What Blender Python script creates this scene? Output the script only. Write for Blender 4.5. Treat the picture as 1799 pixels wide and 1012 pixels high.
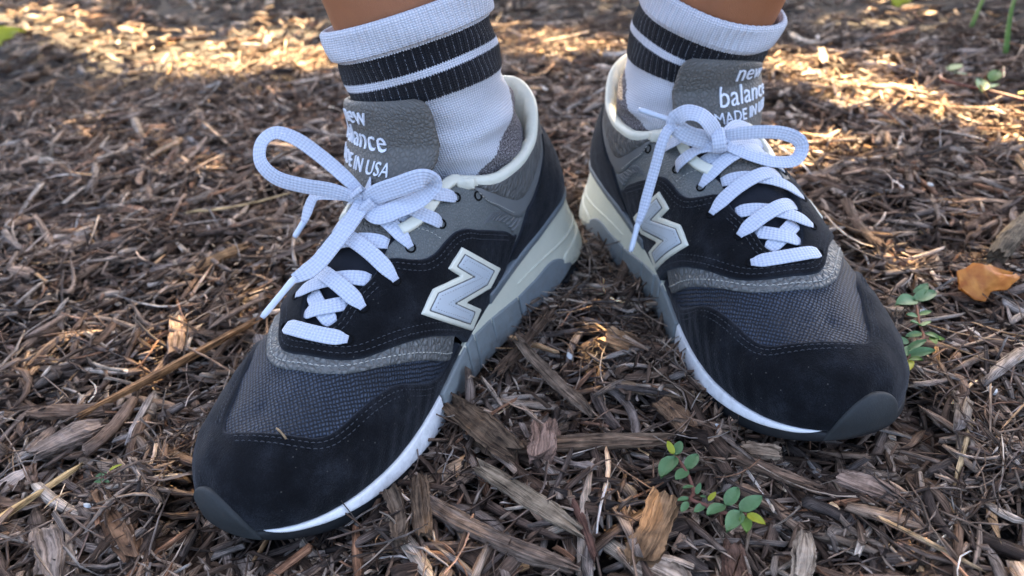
import bpy, bmesh, math, random
import numpy as np
from mathutils import Vector, Matrix
from mathutils.bvhtree import BVHTree
from mathutils.geometry import delaunay_2d_cdt
for o in list(bpy.data.objects): bpy.data.objects.remove(o)
sc = bpy.context.scene
COL = sc.collection
R = math.radians
mm = 1e-3
# ------------------------------------------------------------------ camera
cam_d = bpy.data.cameras.new('camera'); cam = bpy.data.objects.new('camera', cam_d); COL.objects.link(cam)
cam_d.sensor_width = 36; cam_d.lens = 1310.63 / 1799 * 36; cam_d.clip_start = 0.01; cam_d.clip_end = 300
PITCH, ROLL, CAMH = 0.5604, -0.07717, 0.26839
cam.matrix_world = Matrix.Translation((0, 0, CAMH)) @ Matrix.Rotation(math.pi/2 - PITCH, 4, 'X') @ Matrix.Rotation(ROLL, 4, 'Z')
cam_d.dof.use_dof = True; cam_d.dof.focus_distance = 0.345; cam_d.dof.aperture_fstop = 9.5
sc.camera = cam
# ------------------------------------------------------------------ sky and sun (sun behind the wearer, filtered by an added, unseen tree)
SUN_EL, SUN_AZ = R(44), R(14)          # azimuth measured from +Y towards +X
w = bpy.data.worlds.new('World'); sc.world = w; w.use_nodes = True
nt = w.node_tree; bg = nt.nodes['Background']
sky = nt.nodes.new('ShaderNodeTexSky'); sky.sky_type = 'NISHITA'; sky.sun_disc = False
sky.sun_elevation = SUN_EL; sky.sun_rotation = SUN_AZ; sky.air_density = .65; sky.dust_density = 4.5; sky.ozone_density = .45
nt.links.new(sky.outputs[0], bg.inputs[0]); bg.inputs[1].default_value = 0.05
sd = bpy.data.lights.new('sun', 'SUN'); sd.energy = 5.0; sd.angle = R(0.53); sd.color = (1, 0.75, 0.43)
sun = bpy.data.objects.new('sun', sd); COL.objects.link(sun)
SUND = Vector((math.sin(SUN_AZ)*math.cos(SUN_EL), math.cos(SUN_AZ)*math.cos(SUN_EL), math.sin(SUN_EL)))
sun.rotation_euler = SUND.to_track_quat('Z', 'Y').to_euler(); sun.location = SUND * 5
sc.view_settings.view_transform = 'Standard'; sc.view_settings.look = 'None'
sc.view_settings.exposure = 4.25; sc.view_settings.gamma = 1
sc.view_settings.use_curve_mapping = False
sc.render.engine = 'CYCLES'
rng = np.random.default_rng(7)
random.seed(7)
# ------------------------------------------------------------------ materials
def material(name):
    m = bpy.data.materials.new(name); m.use_nodes = True
    t = m.node_tree; b = t.nodes['Principled BSDF']
    return m, t, b
def N(t, typ, **kw):
    n = t.nodes.new(typ)
    for k, v in kw.items():
        if k.startswith('_'): setattr(n, k[1:], v)
        else: n.inputs[k].default_value = v
    return n
def lk(t, a, b): t.links.new(a, b)
def mth(t, op, a, b=None, c=None, clamp=False):
    n = t.nodes.new('ShaderNodeMath'); n.operation = op; n.use_clamp = clamp
    for i, v in enumerate((a, b, c)):
        if v is None: continue
        if isinstance(v, (int, float)): n.inputs[i].default_value = v
        else: lk(t, v, n.inputs[i])
    return n.outputs[0]
def ramp(t, fac, stops):
    n = t.nodes.new('ShaderNodeValToRGB'); el = n.color_ramp.elements
    while len(el) > 1: el.remove(el[0])
    el[0].position = stops[0][0]; el[0].color = (*stops[0][1], 1)
    for p, c in stops[1:]:
        e = el.new(p); e.color = (*c, 1)
    lk(t, fac, n.inputs[0]); return n.outputs[0]
def bump(t, b, h, dist, strength=1.0, chain=None):
    n = t.nodes.new('ShaderNodeBump'); n.inputs['Distance'].default_value = dist; n.inputs['Strength'].default_value = strength
    lk(t, h, n.inputs['Height'])
    if chain is not None: lk(t, chain, n.inputs['Normal'])
    lk(t, n.outputs[0], b.inputs['Normal']); return n.outputs[0]
def uvnode(t, scale=(1, 1, 1)):
    u = t.nodes.new('ShaderNodeUVMap'); mp = t.nodes.new('ShaderNodeMapping'); mp.inputs['Scale'].default_value = scale
    lk(t, u.outputs[0], mp.inputs[0]); return mp.outputs[0]
def noise(t, vec, scale, detail=3, rough=.55):
    n = N(t, 'ShaderNodeTexNoise', Scale=scale, Detail=detail, Roughness=rough)
    lk(t, vec, n.inputs['Vector']); return n.outputs[0]
def objco(t):
    return t.nodes.new('ShaderNodeTexCoord').outputs['Object']

def mat_suede():
    m, t, b = material('black suede')
    co = objco(t)
    f = noise(t, co, 2600, 3, .6); g = noise(t, co, 48, 5, .65); k = noise(t, co, 900, 2)
    v = mth(t, 'ADD', mth(t, 'MULTIPLY', f, .5), mth(t, 'MULTIPLY', g, .56))
    c = ramp(t, v, [(.36, (.0018, .002, .0026)), (.55, (.006, .0066, .008)), (.72, (.027, .03, .036))])
    # tiny pale dust specks
    vo = N(t, 'ShaderNodeTexVoronoi', Scale=330); lk(t, co, vo.inputs['Vector'])
    sp = mth(t, 'LESS_THAN', vo.outputs['Distance'], .11)
    sel = mth(t, 'GREATER_THAN', vo.outputs['Color'], .62)
    mx = t.nodes.new('ShaderNodeMix'); mx.data_type = 'RGBA'; lk(t, mth(t, 'MULTIPLY', mth(t, 'MULTIPLY', sp, sel), .45), mx.inputs[0])
    lk(t, c, mx.inputs[6]); mx.inputs[7].default_value = (.16, .15, .13, 1)
    ea = N(t, 'ShaderNodeAttribute'); ea.attribute_name = 'edge'
    mx2 = t.nodes.new('ShaderNodeMix'); mx2.data_type = 'RGBA'; lk(t, mth(t, 'MULTIPLY', ea.outputs['Fac'], .8), mx2.inputs[0]); lk(t, mx.outputs[2], mx2.inputs[6]); mx2.inputs[7].default_value = (.030, .034, .042, 1)
    lk(t, mx2.outputs[2], b.inputs['Base Color'])
    b.inputs['Roughness'].default_value = .95; b.inputs['Specular IOR Level'].default_value = .12
    b.inputs['Sheen Weight'].default_value = .2; b.inputs['Sheen Roughness'].default_value = .4; b.inputs['Sheen Tint'].default_value = (.5, .54, .6, 1)
    n1 = bump(t, b, mth(t, 'ADD', f, mth(t, 'MULTIPLY', k, 1.2)), .00035, .8)
    bump(t, b, g, .0025, .35, n1)
    return m
def mat_leather(name, lo, hi, cell=420, depth=.0007, rough=.55):
    m, t, b = material(name)
    uv = uvnode(t)
    wv = N(t, 'ShaderNodeTexNoise', Scale=260, Detail=1); lk(t, uv, wv.inputs['Vector'])
    ad = t.nodes.new('ShaderNodeVectorMath'); ad.operation = 'MULTIPLY_ADD'; lk(t, wv.outputs[1], ad.inputs[0]); ad.inputs[1].default_value = (.0016,)*3; lk(t, uv, ad.inputs[2])
    vo = N(t, 'ShaderNodeTexVoronoi', Scale=cell, _feature='SMOOTH_F1'); vo.inputs['Smoothness'].default_value = .25; lk(t, ad.outputs[0], vo.inputs['Vector'])
    ve = N(t, 'ShaderNodeTexVoronoi', Scale=cell, _feature='DISTANCE_TO_EDGE'); lk(t, ad.outputs[0], ve.inputs['Vector'])
    e = mth(t, 'MULTIPLY', ve.outputs[0], 3.2, clamp=True)
    h = mth(t, 'SUBTRACT', e, mth(t, 'MULTIPLY', vo.outputs[0], .4))
    nz = noise(t, uv, 60, 4)
    c = ramp(t, mth(t, 'ADD', mth(t, 'MULTIPLY', e, .45), mth(t, 'MULTIPLY', nz, .55)), [(.15, lo), (.85, hi)])
    lk(t, c, b.inputs['Base Color']); b.inputs['Roughness'].default_value = rough; b.inputs['Specular IOR Level'].default_value = .4
    bump(t, b, h, depth, .85)
    return m
def mat_weave():
    m, t, b = material('woven mesh')
    uv = uvnode(t); s = t.nodes.new('ShaderNodeSeparateXYZ'); lk(t, uv, s.inputs[0])
    K = 1/.0025
    nx = noise(t, uv, 180, 2); wob = mth(t, 'MULTIPLY', mth(t, 'SUBTRACT', nx, .5), 1.1)
    a = mth(t, 'ADD', mth(t, 'MULTIPLY', mth(t, 'ADD', s.outputs[0], s.outputs[1]), K), wob); c2 = mth(t, 'ADD', mth(t, 'MULTIPLY', mth(t, 'SUBTRACT', s.outputs[0], s.outputs[1]), K), wob)
    fa = mth(t, 'FLOOR', a); fb = mth(t, 'FLOOR', c2)
    ck = mth(t, 'MODULO', mth(t, 'ABSOLUTE', mth(t, 'ADD', fa, fb)), 2)
    sa = mth(t, 'ABSOLUTE', mth(t, 'SINE', mth(t, 'MULTIPLY', a, math.pi))); sb = mth(t, 'ABSOLUTE', mth(t, 'SINE', mth(t, 'MULTIPLY', c2, math.pi)))
    ha = mth(t, 'MULTIPLY', sa, mth(t, 'POWER', sb, .35)); hb = mth(t, 'MULTIPLY', sb, mth(t, 'POWER', sa, .35))
    mx = mth(t, 'ADD', mth(t, 'MULTIPLY', ha, ck), mth(t, 'MULTIPLY', hb, mth(t, 'SUBTRACT', 1, ck)))
    fine = noise(t, uv, 3200, 2); big = noise(t, uv, 35, 2)
    v = mth(t, 'MULTIPLY', mx, mth(t, 'ADD', mth(t, 'ADD', .1, mth(t, 'MULTIPLY', big, .7)), mth(t, 'MULTIPLY', fine, .55)))
    lk(t, ramp(t, v, [(.12, (.0035, .0045, .007)), (.5, (.017, .025, .039)), (.95, (.07, .092, .135))]), b.inputs['Base Color'])  # colour follows weave height: highlights painted on thread tops, holes painted dark
    b.inputs['Roughness'].default_value = .6; b.inputs['Specular IOR Level'].default_value = .35
    bump(t, b, mth(t, 'ADD', mx, mth(t, 'MULTIPLY', fine, .25)), .0007, .9)
    return m
def mat_plain(name, col, rough=.5, spec=.4, bscale=900, bd=.00015, var=.12, sss=0, stain=0):
    m, t, b = material(name); co = objco(t)
    n1 = noise(t, co, 70, 4); n2 = noise(t, co, bscale, 3)
    v = mth(t, 'ADD', mth(t, 'MULTIPLY', n1, .7), mth(t, 'MULTIPLY', n2, .3))
    lo = tuple(c*(1-var) for c in col); hi = tuple(min(1, c*(1+var)) for c in col)
    c = ramp(t, v, [(.3, lo), (.7, hi)])
    if stain:
        sep = t.nodes.new('ShaderNodeSeparateXYZ'); lk(t, co, sep.inputs[0])
        low = mth(t, 'SUBTRACT', 1, mth(t, 'MULTIPLY', sep.outputs[2], 38), clamp=True)
        k = mth(t, 'MULTIPLY', mth(t, 'MULTIPLY', low, mth(t, 'MULTIPLY', mth(t, 'SUBTRACT', noise(t, co, 190, 5, .7), .42), 4, clamp=True)), stain, clamp=True)
        mx = t.nodes.new('ShaderNodeMix'); mx.data_type = 'RGBA'; lk(t, k, mx.inputs[0]); lk(t, c, mx.inputs[6]); mx.inputs[7].default_value = (.12, .09, .065, 1); c = mx.outputs[2]
    lk(t, c, b.inputs['Base Color']); b.inputs['Roughness'].default_value = rough; b.inputs['Specular IOR Level'].default_value = spec
    if sss: b.inputs['Subsurface Weight'].default_value = sss; b.inputs['Subsurface Radius'].default_value = (.006, .003, .0015); b.inputs['Subsurface Scale'].default_value = 1
    bump(t, b, n2, bd, .7)
    return m
def mat_lace():
    m, t, b = material('white braided lace')
    uv = uvnode(t); s = t.nodes.new('ShaderNodeSeparateXYZ'); lk(t, uv, s.inputs[0])
    K = math.pi/.0019
    d1 = mth(t, 'MULTIPLY', mth(t, 'ADD', s.outputs[0], mth(t, 'MULTIPLY', s.outputs[1], 1.25)), K)
    d2 = mth(t, 'MULTIPLY', mth(t, 'SUBTRACT', s.outputs[0], mth(t, 'MULTIPLY', s.outputs[1], 1.25)), K)
    h = mth(t, 'MULTIPLY', mth(t, 'ADD', mth(t, 'MULTIPLY', mth(t, 'SINE', d1), mth(t, 'SINE', d2)), 1), .5)
    f = noise(t, uv, 4000, 2)
    lk(t, ramp(t, mth(t, 'ADD', mth(t, 'MULTIPLY', h, .8), mth(t, 'MULTIPLY', f, .2)), [(.1, (.46, .50, .585)), (.5, (.545, .585, .67)), (.9, (.62, .66, .74))]), b.inputs['Base Color'])
    b.inputs['Roughness'].default_value = .75; b.inputs['Specular IOR Level'].default_value = .25
    b.inputs['Sheen Weight'].default_value = .2
    bump(t, b, mth(t, 'ADD', h, mth(t, 'MULTIPLY', f, .2)), .0005, .8)
    return m
def mat_sock():
    # uv: x = metres round, y = metres above the lower stripe edge (stripes are knitted in); attribute 'heel' marks the grey knitted heel
    m, t, b = material('knitted sock')
    uv = uvnode(t); s = t.nodes.new('ShaderNodeSeparateXYZ'); lk(t, uv, s.inputs[0])
    rib = mth(t, 'MULTIPLY', s.outputs[0], 1/.0042)
    fr = mth(t, 'FRACT', rib); frs = mth(t, 'ABSOLUTE', mth(t, 'SUBTRACT', fr, .5))
    zig = mth(t, 'ADD', mth(t, 'MULTIPLY', mth(t, 'ABSOLUTE', mth(t, 'SUBTRACT', mth(t, 'FRACT', mth(t, 'MULTIPLY', s.outputs[0], 1/.0014)), .5)), .0014), mth(t, 'MULTIPLY', noise(t, uv, 700, 2), .0008))
    y = mth(t, 'SUBTRACT', s.outputs[1], zig)
    def band(a, c): return mth(t, 'MULTIPLY', mth(t, 'GREATER_THAN', y, a), mth(t, 'LESS_THAN', y, c))
    st = mth(t, 'ADD', band(0, .0112), band(.0150, .0262))
    dots = mth(t, 'GREATER_THAN', noise(t, uv, 1500, 1), .5)
    line = mth(t, 'MULTIPLY', mth(t, 'GREATER_THAN', frs, .462), dots)
    k1 = noise(t, uv, 2300, 2)
    # knit loops
    kn = mth(t, 'ABSOLUTE', mth(t, 'SINE', mth(t, 'MULTIPLY', s.outputs[1], math.pi/.0011)))
    kx = mth(t, 'ABSOLUTE', mth(t, 'SINE', mth(t, 'MULTIPLY', s.outputs[0], math.pi/.0014)))
    hh = mth(t, 'ADD', mth(t, 'MULTIPLY', kn, kx), mth(t, 'MULTIPLY', k1, .6))
    white = ramp(t, hh, [(.2, (.46, .48, .53)), (1.0, (.76, .77, .80))])
    black = ramp(t, hh, [(.2, (.003, .003, .0045)), (1.0, (.011, .0115, .015))])
    at = N(t, 'ShaderNodeAttribute'); at.attribute_name = 'heel'
    hn = noise(t, uv, 1100, 3, .7); edge = mth(t, 'ADD', at.outputs['Fac'], mth(t, 'MULTIPLY', mth(t, 'SUBTRACT', noise(t, uv, 600, 3), .5), .22))
    grey = ramp(t, hn, [(.42, (.03, .024, .026)), (.52, (.14, .122, .125)), (.6, (.42, .39, .39))])
    def mix(f, a, c):
        n = t.nodes.new('ShaderNodeMix'); n.data_type = 'RGBA'; lk(t, f, n.inputs[0]); lk(t, a, n.inputs[6]); lk(t, c, n.inputs[7]); return n.outputs[2]
    base = mix(mth(t, 'GREATER_THAN', edge, .5), white, grey)
    stc = mix(mth(t, 'MULTIPLY', line, .4), black, white)
    lk(t, mix(st, base, stc), b.inputs['Base Color'])
    b.inputs['Roughness'].default_value = .95; b.inputs['Specular IOR Level'].default_value = .1
    b.inputs['Sheen Weight'].default_value = .1; b.inputs['Sheen Roughness'].default_value = .6
    bump(t, b, mth(t, 'ADD', hh, hn), .0006, .8)
    return m
def mat_wood(name, objattr):
    m, t, b = material(name)
    uv = uvnode(t)
    at = N(t, 'ShaderNodeAttribute'); at.attribute_name = 'tint'
    vec = uv
    if objattr:
        at.attribute_type = 'OBJECT'
        oi = t.nodes.new('ShaderNodeObjectInfo'); ad = t.nodes.new('ShaderNodeVectorMath'); ad.operation = 'ADD'
        sc_ = t.nodes.new('ShaderNodeVectorMath'); sc_.operation = 'SCALE'; lk(t, oi.outputs['Random'], sc_.inputs[0]); sc_.inputs[3].default_value = 7
        lk(t, uv, ad.inputs[0]); lk(t, sc_.outputs[0], ad.inputs[1]); vec = ad.outputs[0]
    mp = t.nodes.new('ShaderNodeMapping'); mp.inputs['Scale'].default_value = (60, 1500, 1); lk(t, vec, mp.inputs[0])
    g = N(t, 'ShaderNodeTexNoise', Scale=1, Detail=4, Roughness=.65); g.inputs['Distortion'].default_value = .6; lk(t, mp.outputs[0], g.inputs['Vector'])
    pt = noise(t, vec, 130, 3)
    k = mth(t, 'ADD', mth(t, 'MULTIPLY', g.outputs[0], .75), mth(t, 'MULTIPLY', pt, .35))
    mul = ramp(t, k, [(.40, (.16, .14, .125)), (.53, (.78, .76, .74)), (.68, (1.75, 1.75, 1.75))])
    mx = t.nodes.new('ShaderNodeMix'); mx.data_type = 'RGBA'; mx.blend_type = 'MULTIPLY'; mx.inputs[0].default_value = 1
    lk(t, at.outputs['Color'], mx.inputs[6]); lk(t, mul, mx.inputs[7]); lk(t, mx.outputs[2], b.inputs['Base Color'])
    b.inputs['Roughness'].default_value = .82; b.inputs['Specular IOR Level'].default_value = .25
    bump(t, b, g.outputs[0], .0013, 1.0)
    return m
def mat_leaf(name, lo, hi, trans=.25):
    m, t, b = material(name); co = objco(t); uv = uvnode(t)
    n1 = noise(t, co, 160, 4)
    lk(t, ramp(t, n1, [(.3, lo), (.7, hi)]), b.inputs['Base Color']); b.inputs['Roughness'].default_value = .5
    b.inputs['Specular IOR Level'].default_value = .35
    tr = t.nodes.new('ShaderNodeBsdfTranslucent'); tr.inputs[0].default_value = (*[min(1, c*1.3) for c in hi], 1)
    mx = t.nodes.new('ShaderNodeMixShader'); mx.inputs[0].default_value = trans
    out = t.nodes['Material Output']; lk(t, b.outputs[0], mx.inputs[1]); lk(t, tr.outputs[0], mx.inputs[2]); lk(t, mx.outputs[0], out.inputs[0])
    bump(t, b, noise(t, co, 700, 2), .0003, .6)
    return m
def mat_ground():
    m, t, b = material('soil and fine bark'); co = objco(t)
    v = noise(t, co, 240, 6, .7); v2 = noise(t, co, 30, 4)
    lk(t, ramp(t, mth(t, 'ADD', mth(t, 'MULTIPLY', v, .7), mth(t, 'MULTIPLY', v2, .3)), [(.3, (.008, .006, .005)), (.5, (.03, .022, .017)), (.72, (.10, .075, .055))]), b.inputs['Base Color'])
    b.inputs['Roughness'].default_value = .95; bump(t, b, v, .006, 1)
    return m
M = {}
M['suede'] = mat_suede()
M['grey'] = mat_leather('grey grained leather', (.096, .104, .099), (.155, .166, .156), 640, .00035, .5)
M['pebble'] = mat_leather('grey pebbled leather', (.07, .07, .065), (.15, .148, .137), 400, .0009, .5)
M['strip'] = mat_leather('pale pebbled leather', (.095, .097, .092), (.185, .185, .172), 330, .0010, .42)
M['tongue'] = mat_leather('taupe pebbled leather', (.086, .082, .072), (.15, .143, .126), 520, .00045, .5)
M['weave'] = mat_weave()
M['mould'] = mat_plain('moulded grey rubber', (.125, .13, .127), .45, .45)
M['cream'] = mat_plain('cream foam', (.66, .645, .50), .55, .4, 700, .0002, .06, 0, .6)
M['bind'] = mat_plain('cream leather binding', (.72, .71, .58), .45, .4, 500, .0004, .06)
M['white'] = mat_plain('white foam', (.82, .82, .80), .5, .4, 700, .0003, .04, 0, .55)
M['bluegrey'] = mat_plain('blue grey foam', (.20, .226, .232), .55, .4, 700, .0002, .1, 0, .8)
M['midgrey'] = mat_plain('grey rubber block', (.215, .24, .237), .45, .45, 700, .0002, .1, 0, .9)
M['rubber'] = mat_plain('dark rubber', (.012, .013, .014), .6, .4, 900, .0003, .25)
M['bumper'] = mat_plain('charcoal rubber bumper', (.025, .028, .028), .65, .35, 1200, .00025, .2)
M['nfill'] = mat_plain('silver reflective', (.50, .545, .565), .4, .5, 2500, .00012, .06)
M['ngroove'] = mat_plain('groove grey', (.12, .12, .11), .6, .3)
M['lace'] = mat_lace()
M['aglet'] = mat_plain('lace tip plastic', (.60, .66, .74), .3, .5, 500, .0001, .06)
M['thread_dark'] = mat_plain('grey thread', (.062, .066, .074), .85, .15)
M['thread_light'] = mat_plain('pale thread', (.50, .49, .43), .8, .2)
M['text'] = mat_plain('white embroidery', (.78, .80, .84), .7, .3, 3000, .0003, .05)
M['hole'] = mat_plain('dark hole', (.004, .004, .004), .9, .1)
M['lining'] = mat_plain('dark lining', (.02, .022, .028), .95, .1, 2500, .0004, .3)
M['sock'] = mat_sock()
M['skin'] = mat_plain('brown skin', (.33, .13, .056), .5, .4, 1600, .00035, .1, .12)
M['cloth'] = mat_plain('dark shorts cloth', (.03, .032, .04), .9, .2)
M['wood'] = mat_wood('weathered wood fibre', False)
M['woodo'] = mat_wood('weathered wood chip', True)
M['ground'] = mat_ground()
M['leaf'] = mat_leaf('green leaf', (.075, .16, .06), (.13, .25, .11))
M['leaf2'] = mat_leaf('bright leaf', (.08, .17, .035), (.16, .28, .06), .35)
M['leaf3'] = mat_leaf('yellow leaf', (.32, .36, .03), (.5, .5, .06), .35)
M['stemred'] = mat_plain('reddish stem', (.16, .065, .045), .6, .3)
M['drylf'] = mat_leaf('orange dry leaf', (.36, .10, .02), (.62, .27, .05), .25)
M['bark'] = mat_plain('tree bark', (.10, .085, .065), .9, .2, 160, .004, .5)
M['stone'] = mat_plain('white shell grit', (.6, .6, .57), .6, .3)
M['crown'] = mat_leaf('crown foliage', (.03, .06, .02), (.06, .11, .035), .2)
M['straw'] = mat_plain('dry straw', (.42, .34, .2), .7, .3, 400, .0004, .2)
# ------------------------------------------------------------------ object helpers
def mesh_data(name, V, F, mat, uv=None, smooth=True, attrs=None):
    me = bpy.data.meshes.new(name)
    V = np.asarray(V, dtype=np.float64)
    me.from_pydata(V.tolist(), [], [list(map(int, f)) for f in F])
    if uv is not None:
        l = me.uv_layers.new(name='UVMap'); idx = np.zeros(len(me.loops), np.int32); me.loops.foreach_get('vertex_index', idx)
        l.data.foreach_set('uv', np.asarray(uv, np.float32)[idx].ravel())
    for k, a in (attrs or {}).items():
        at = me.attributes.new(k, 'FLOAT', 'POINT'); at.data.foreach_set('value', np.asarray(a, np.float32))
    if smooth: me.polygons.foreach_set('use_smooth', np.ones(len(me.polygons), bool))
    me.materials.append(mat); me.update()
    return me
def link(name, me, parent=None):
    o = bpy.data.objects.new(name, me); COL.objects.link(o)
    if parent is not None: o.parent = parent
    return o
def tag(o, label=None, cat=None, group=None, kind=None):
    if label: o['label'] = label
    if cat: o['category'] = cat
    if group: o['group'] = group
    if kind: o['kind'] = kind
    return o
def spl(xs, ys):
    xs = np.asarray(xs, float); ys = np.asarray(ys, float)
    h = np.diff(xs); hh = h if ys.ndim == 1 else h[:, None]; d = np.diff(ys, axis=0)/hh
    m = np.zeros_like(ys)
    m[1:-1] = (d[:-1]*hh[1:]+d[1:]*hh[:-1])/(hh[1:]+hh[:-1])
    m[0] = d[0]*1.5-m[1]*.5 if len(xs) > 2 else d[0]; m[-1] = d[-1]*1.5-m[-2]*.5 if len(xs) > 2 else d[0]
    def f(x):
        x = np.clip(np.asarray(x, float), xs[0], xs[-1])
        i = np.clip(np.searchsorted(xs, x, side='right')-1, 0, len(xs)-2)
        t = (x-xs[i])/h[i]; hi = h[i]
        if ys.ndim > 1: t = t[..., None]; hi = hi[..., None]
        return ((2*t**3-3*t**2+1)*ys[i]+(t**3-2*t**2+t)*hi*m[i]+(-2*t**3+3*t**2)*ys[i+1]+(t**3-t**2)*hi*m[i+1])
    return f
def curve(pts, step, corner=False):
    # smooth curve through control points (any dimension), resampled at about `step`
    pts = np.asarray(pts, float)
    d = np.linalg.norm(np.diff(pts, axis=0), axis=1); t = np.concatenate([[0], np.cumsum(np.maximum(d, 1e-9))])
    n = max(2, int(round(t[-1]/step))+1)
    if len(pts) < 3: return pts[0]+(pts[-1]-pts[0])*np.linspace(0, 1, n)[:, None]
    return spl(t, pts)(np.linspace(0, t[-1], n))
def tube(P, rad, n=10, cap=True):
    # round tube; rad scalar or array
    P = np.asarray(P, float); k = len(P); rad = np.broadcast_to(rad, (k,))
    T = np.gradient(P, axis=0); T /= np.linalg.norm(T, axis=1)[:, None]+1e-12
    up = np.array([0, 0, 1.]) if abs(T[0][2]) < .9 else np.array([1., 0, 0])
    V = []; X = np.cross(T[0], up); X /= np.linalg.norm(X)
    for i in range(k):
        X = X-T[i]*(X@T[i]); X /= np.linalg.norm(X)+1e-12; Y = np.cross(T[i], X)
        a = np.linspace(0, 2*np.pi, n, endpoint=False)
        V.append(P[i]+rad[i]*(np.cos(a)[:, None]*X+np.sin(a)[:, None]*Y))
    V = np.concatenate(V); F = []
    for i in range(k-1):
        for j in range(n):
            F.append((i*n+j, i*n+(j+1) % n, (i+1)*n+(j+1) % n, (i+1)*n+j))
    if cap: F.append(tuple(range(n))[::-1]); F.append(tuple(range((k-1)*n, k*n)))
    return V, F
def ribbon(P, Wd, width, thick, n=12, pinch=None):
    # flat woven ribbon: P centre points, Wd width directions; returns V, F, uv
    P = np.asarray(P, float); k = len(P)
    T = np.gradient(P, axis=0); T /= np.linalg.norm(T, axis=1)[:, None]+1e-12
    Wd = Wd-T*(Wd*T).sum(1)[:, None]; Wd = Wd/(np.linalg.norm(Wd, axis=1)[:, None]+1e-12)
    Nn = np.cross(T, Wd)
    a = np.linspace(0, 2*np.pi, n, endpoint=False)
    cx = np.sign(np.cos(a))*np.abs(np.cos(a))**.6*.5; cy = np.sign(np.sin(a))*np.abs(np.sin(a))**.4*.5
    wd = np.broadcast_to(width, (k,)) if pinch is None else width*pinch
    th = np.broadcast_to(thick, (k,))
    V = P[:, None]+cx[None, :, None]*wd[:, None, None]*Wd[:, None]+cy[None, :, None]*th[:, None, None]*Nn[:, None]
    s = np.concatenate([[0], np.cumsum(np.linalg.norm(np.diff(P, axis=0), axis=1))])
    uv = np.stack([np.repeat(s[:, None], n, 1), np.broadcast_to(cx[None]*width, (k, n))], -1)
    F = []
    for i in range(k-1):
        for j in range(n):
            F.append((i*n+j, (i+1)*n+j, (i+1)*n+(j+1) % n, i*n+(j+1) % n))
    F.append(tuple(range(n))); F.append(tuple(range((k-1)*n, k*n))[::-1])
    return V.reshape(-1, 3), F, uv.reshape(-1, 2)
# ------------------------------------------------------------------ the sneaker: one foot-shaped surface, its panels cut from a flat pattern of it
# ---- last (metres, local straight coords x, eta, z) ; half perimeter from heel centre to toe centre
HALF=np.array([ # perim x, eta, zfeather | Q x, eta, z | k1 (up frac), b1 out, k2 (horizontal reach frac), lateral b1, lateral k2
 (-4,0,47,   13,0,125,  .5,1, 0, 1,0),
 (-2.5,13,47.3,  15,9,124,  .5,1, 0, 1,0),
 (4,25.5,48.5, 23,20.5,118,.5,2, 0, 2,0),
 (20,34.5,50, 40,30,106, .5,3, 0, 3,0),
 (43,38.5,49.5, 58,34.5,100, .5,3, 0, 3,0),
 (67,39,46, 76,36,98, .5,4,.0, 4,0),
 (90,38.5,41.5, 96,34,99, .5,5,.1, 5,.1),
 (108,38.5,37, 112,24,104, .55,6,.45, 5,.4),
 (116,38.7,35, 118.5,16,105.5, .58,6,.62, 5,.55),
 (124,39,33, 125,8.5,107.5, .6,6,.72, 5,.62),
 (132,39.7,31, 131.5,3,107.8, .6,6,.75, 4.5,.64),
 (140,40.5,29, 138,0,106, .6,6,.75, 4,.62),
 (160,43,25, 160,0,98, .6,6,.7, 3,.56),
 (183,46,20.5, 184,0,86, .6,5,.68, 2,.54),
 (210,48.5,18, 210,0,72, .6,4,.68, 1.5,.54),
 (235,47.5,17.5, 233,0,62, .6,4,.7, 2,.58),
 (256,42.5,18.5, 246,0,57, .6,4,.7, 2,.6),
 (273,34.5,20.5, 252,0,55, .6,4,.7, 3,.65),
 (286,23,23, 254,0,54, .6,4,.7, 3,.7),
 (293.5,11,25, 255,0,53.5, .6,4,.7, 4,.7),
 (295.5,0,26, 255,0,53.5, .6,4,.7, 4,.7)],float)
CL=np.array([(0,2),(40,2),(100,0),(150,-2),(200,0),(250,4),(300,11)],float)
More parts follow.
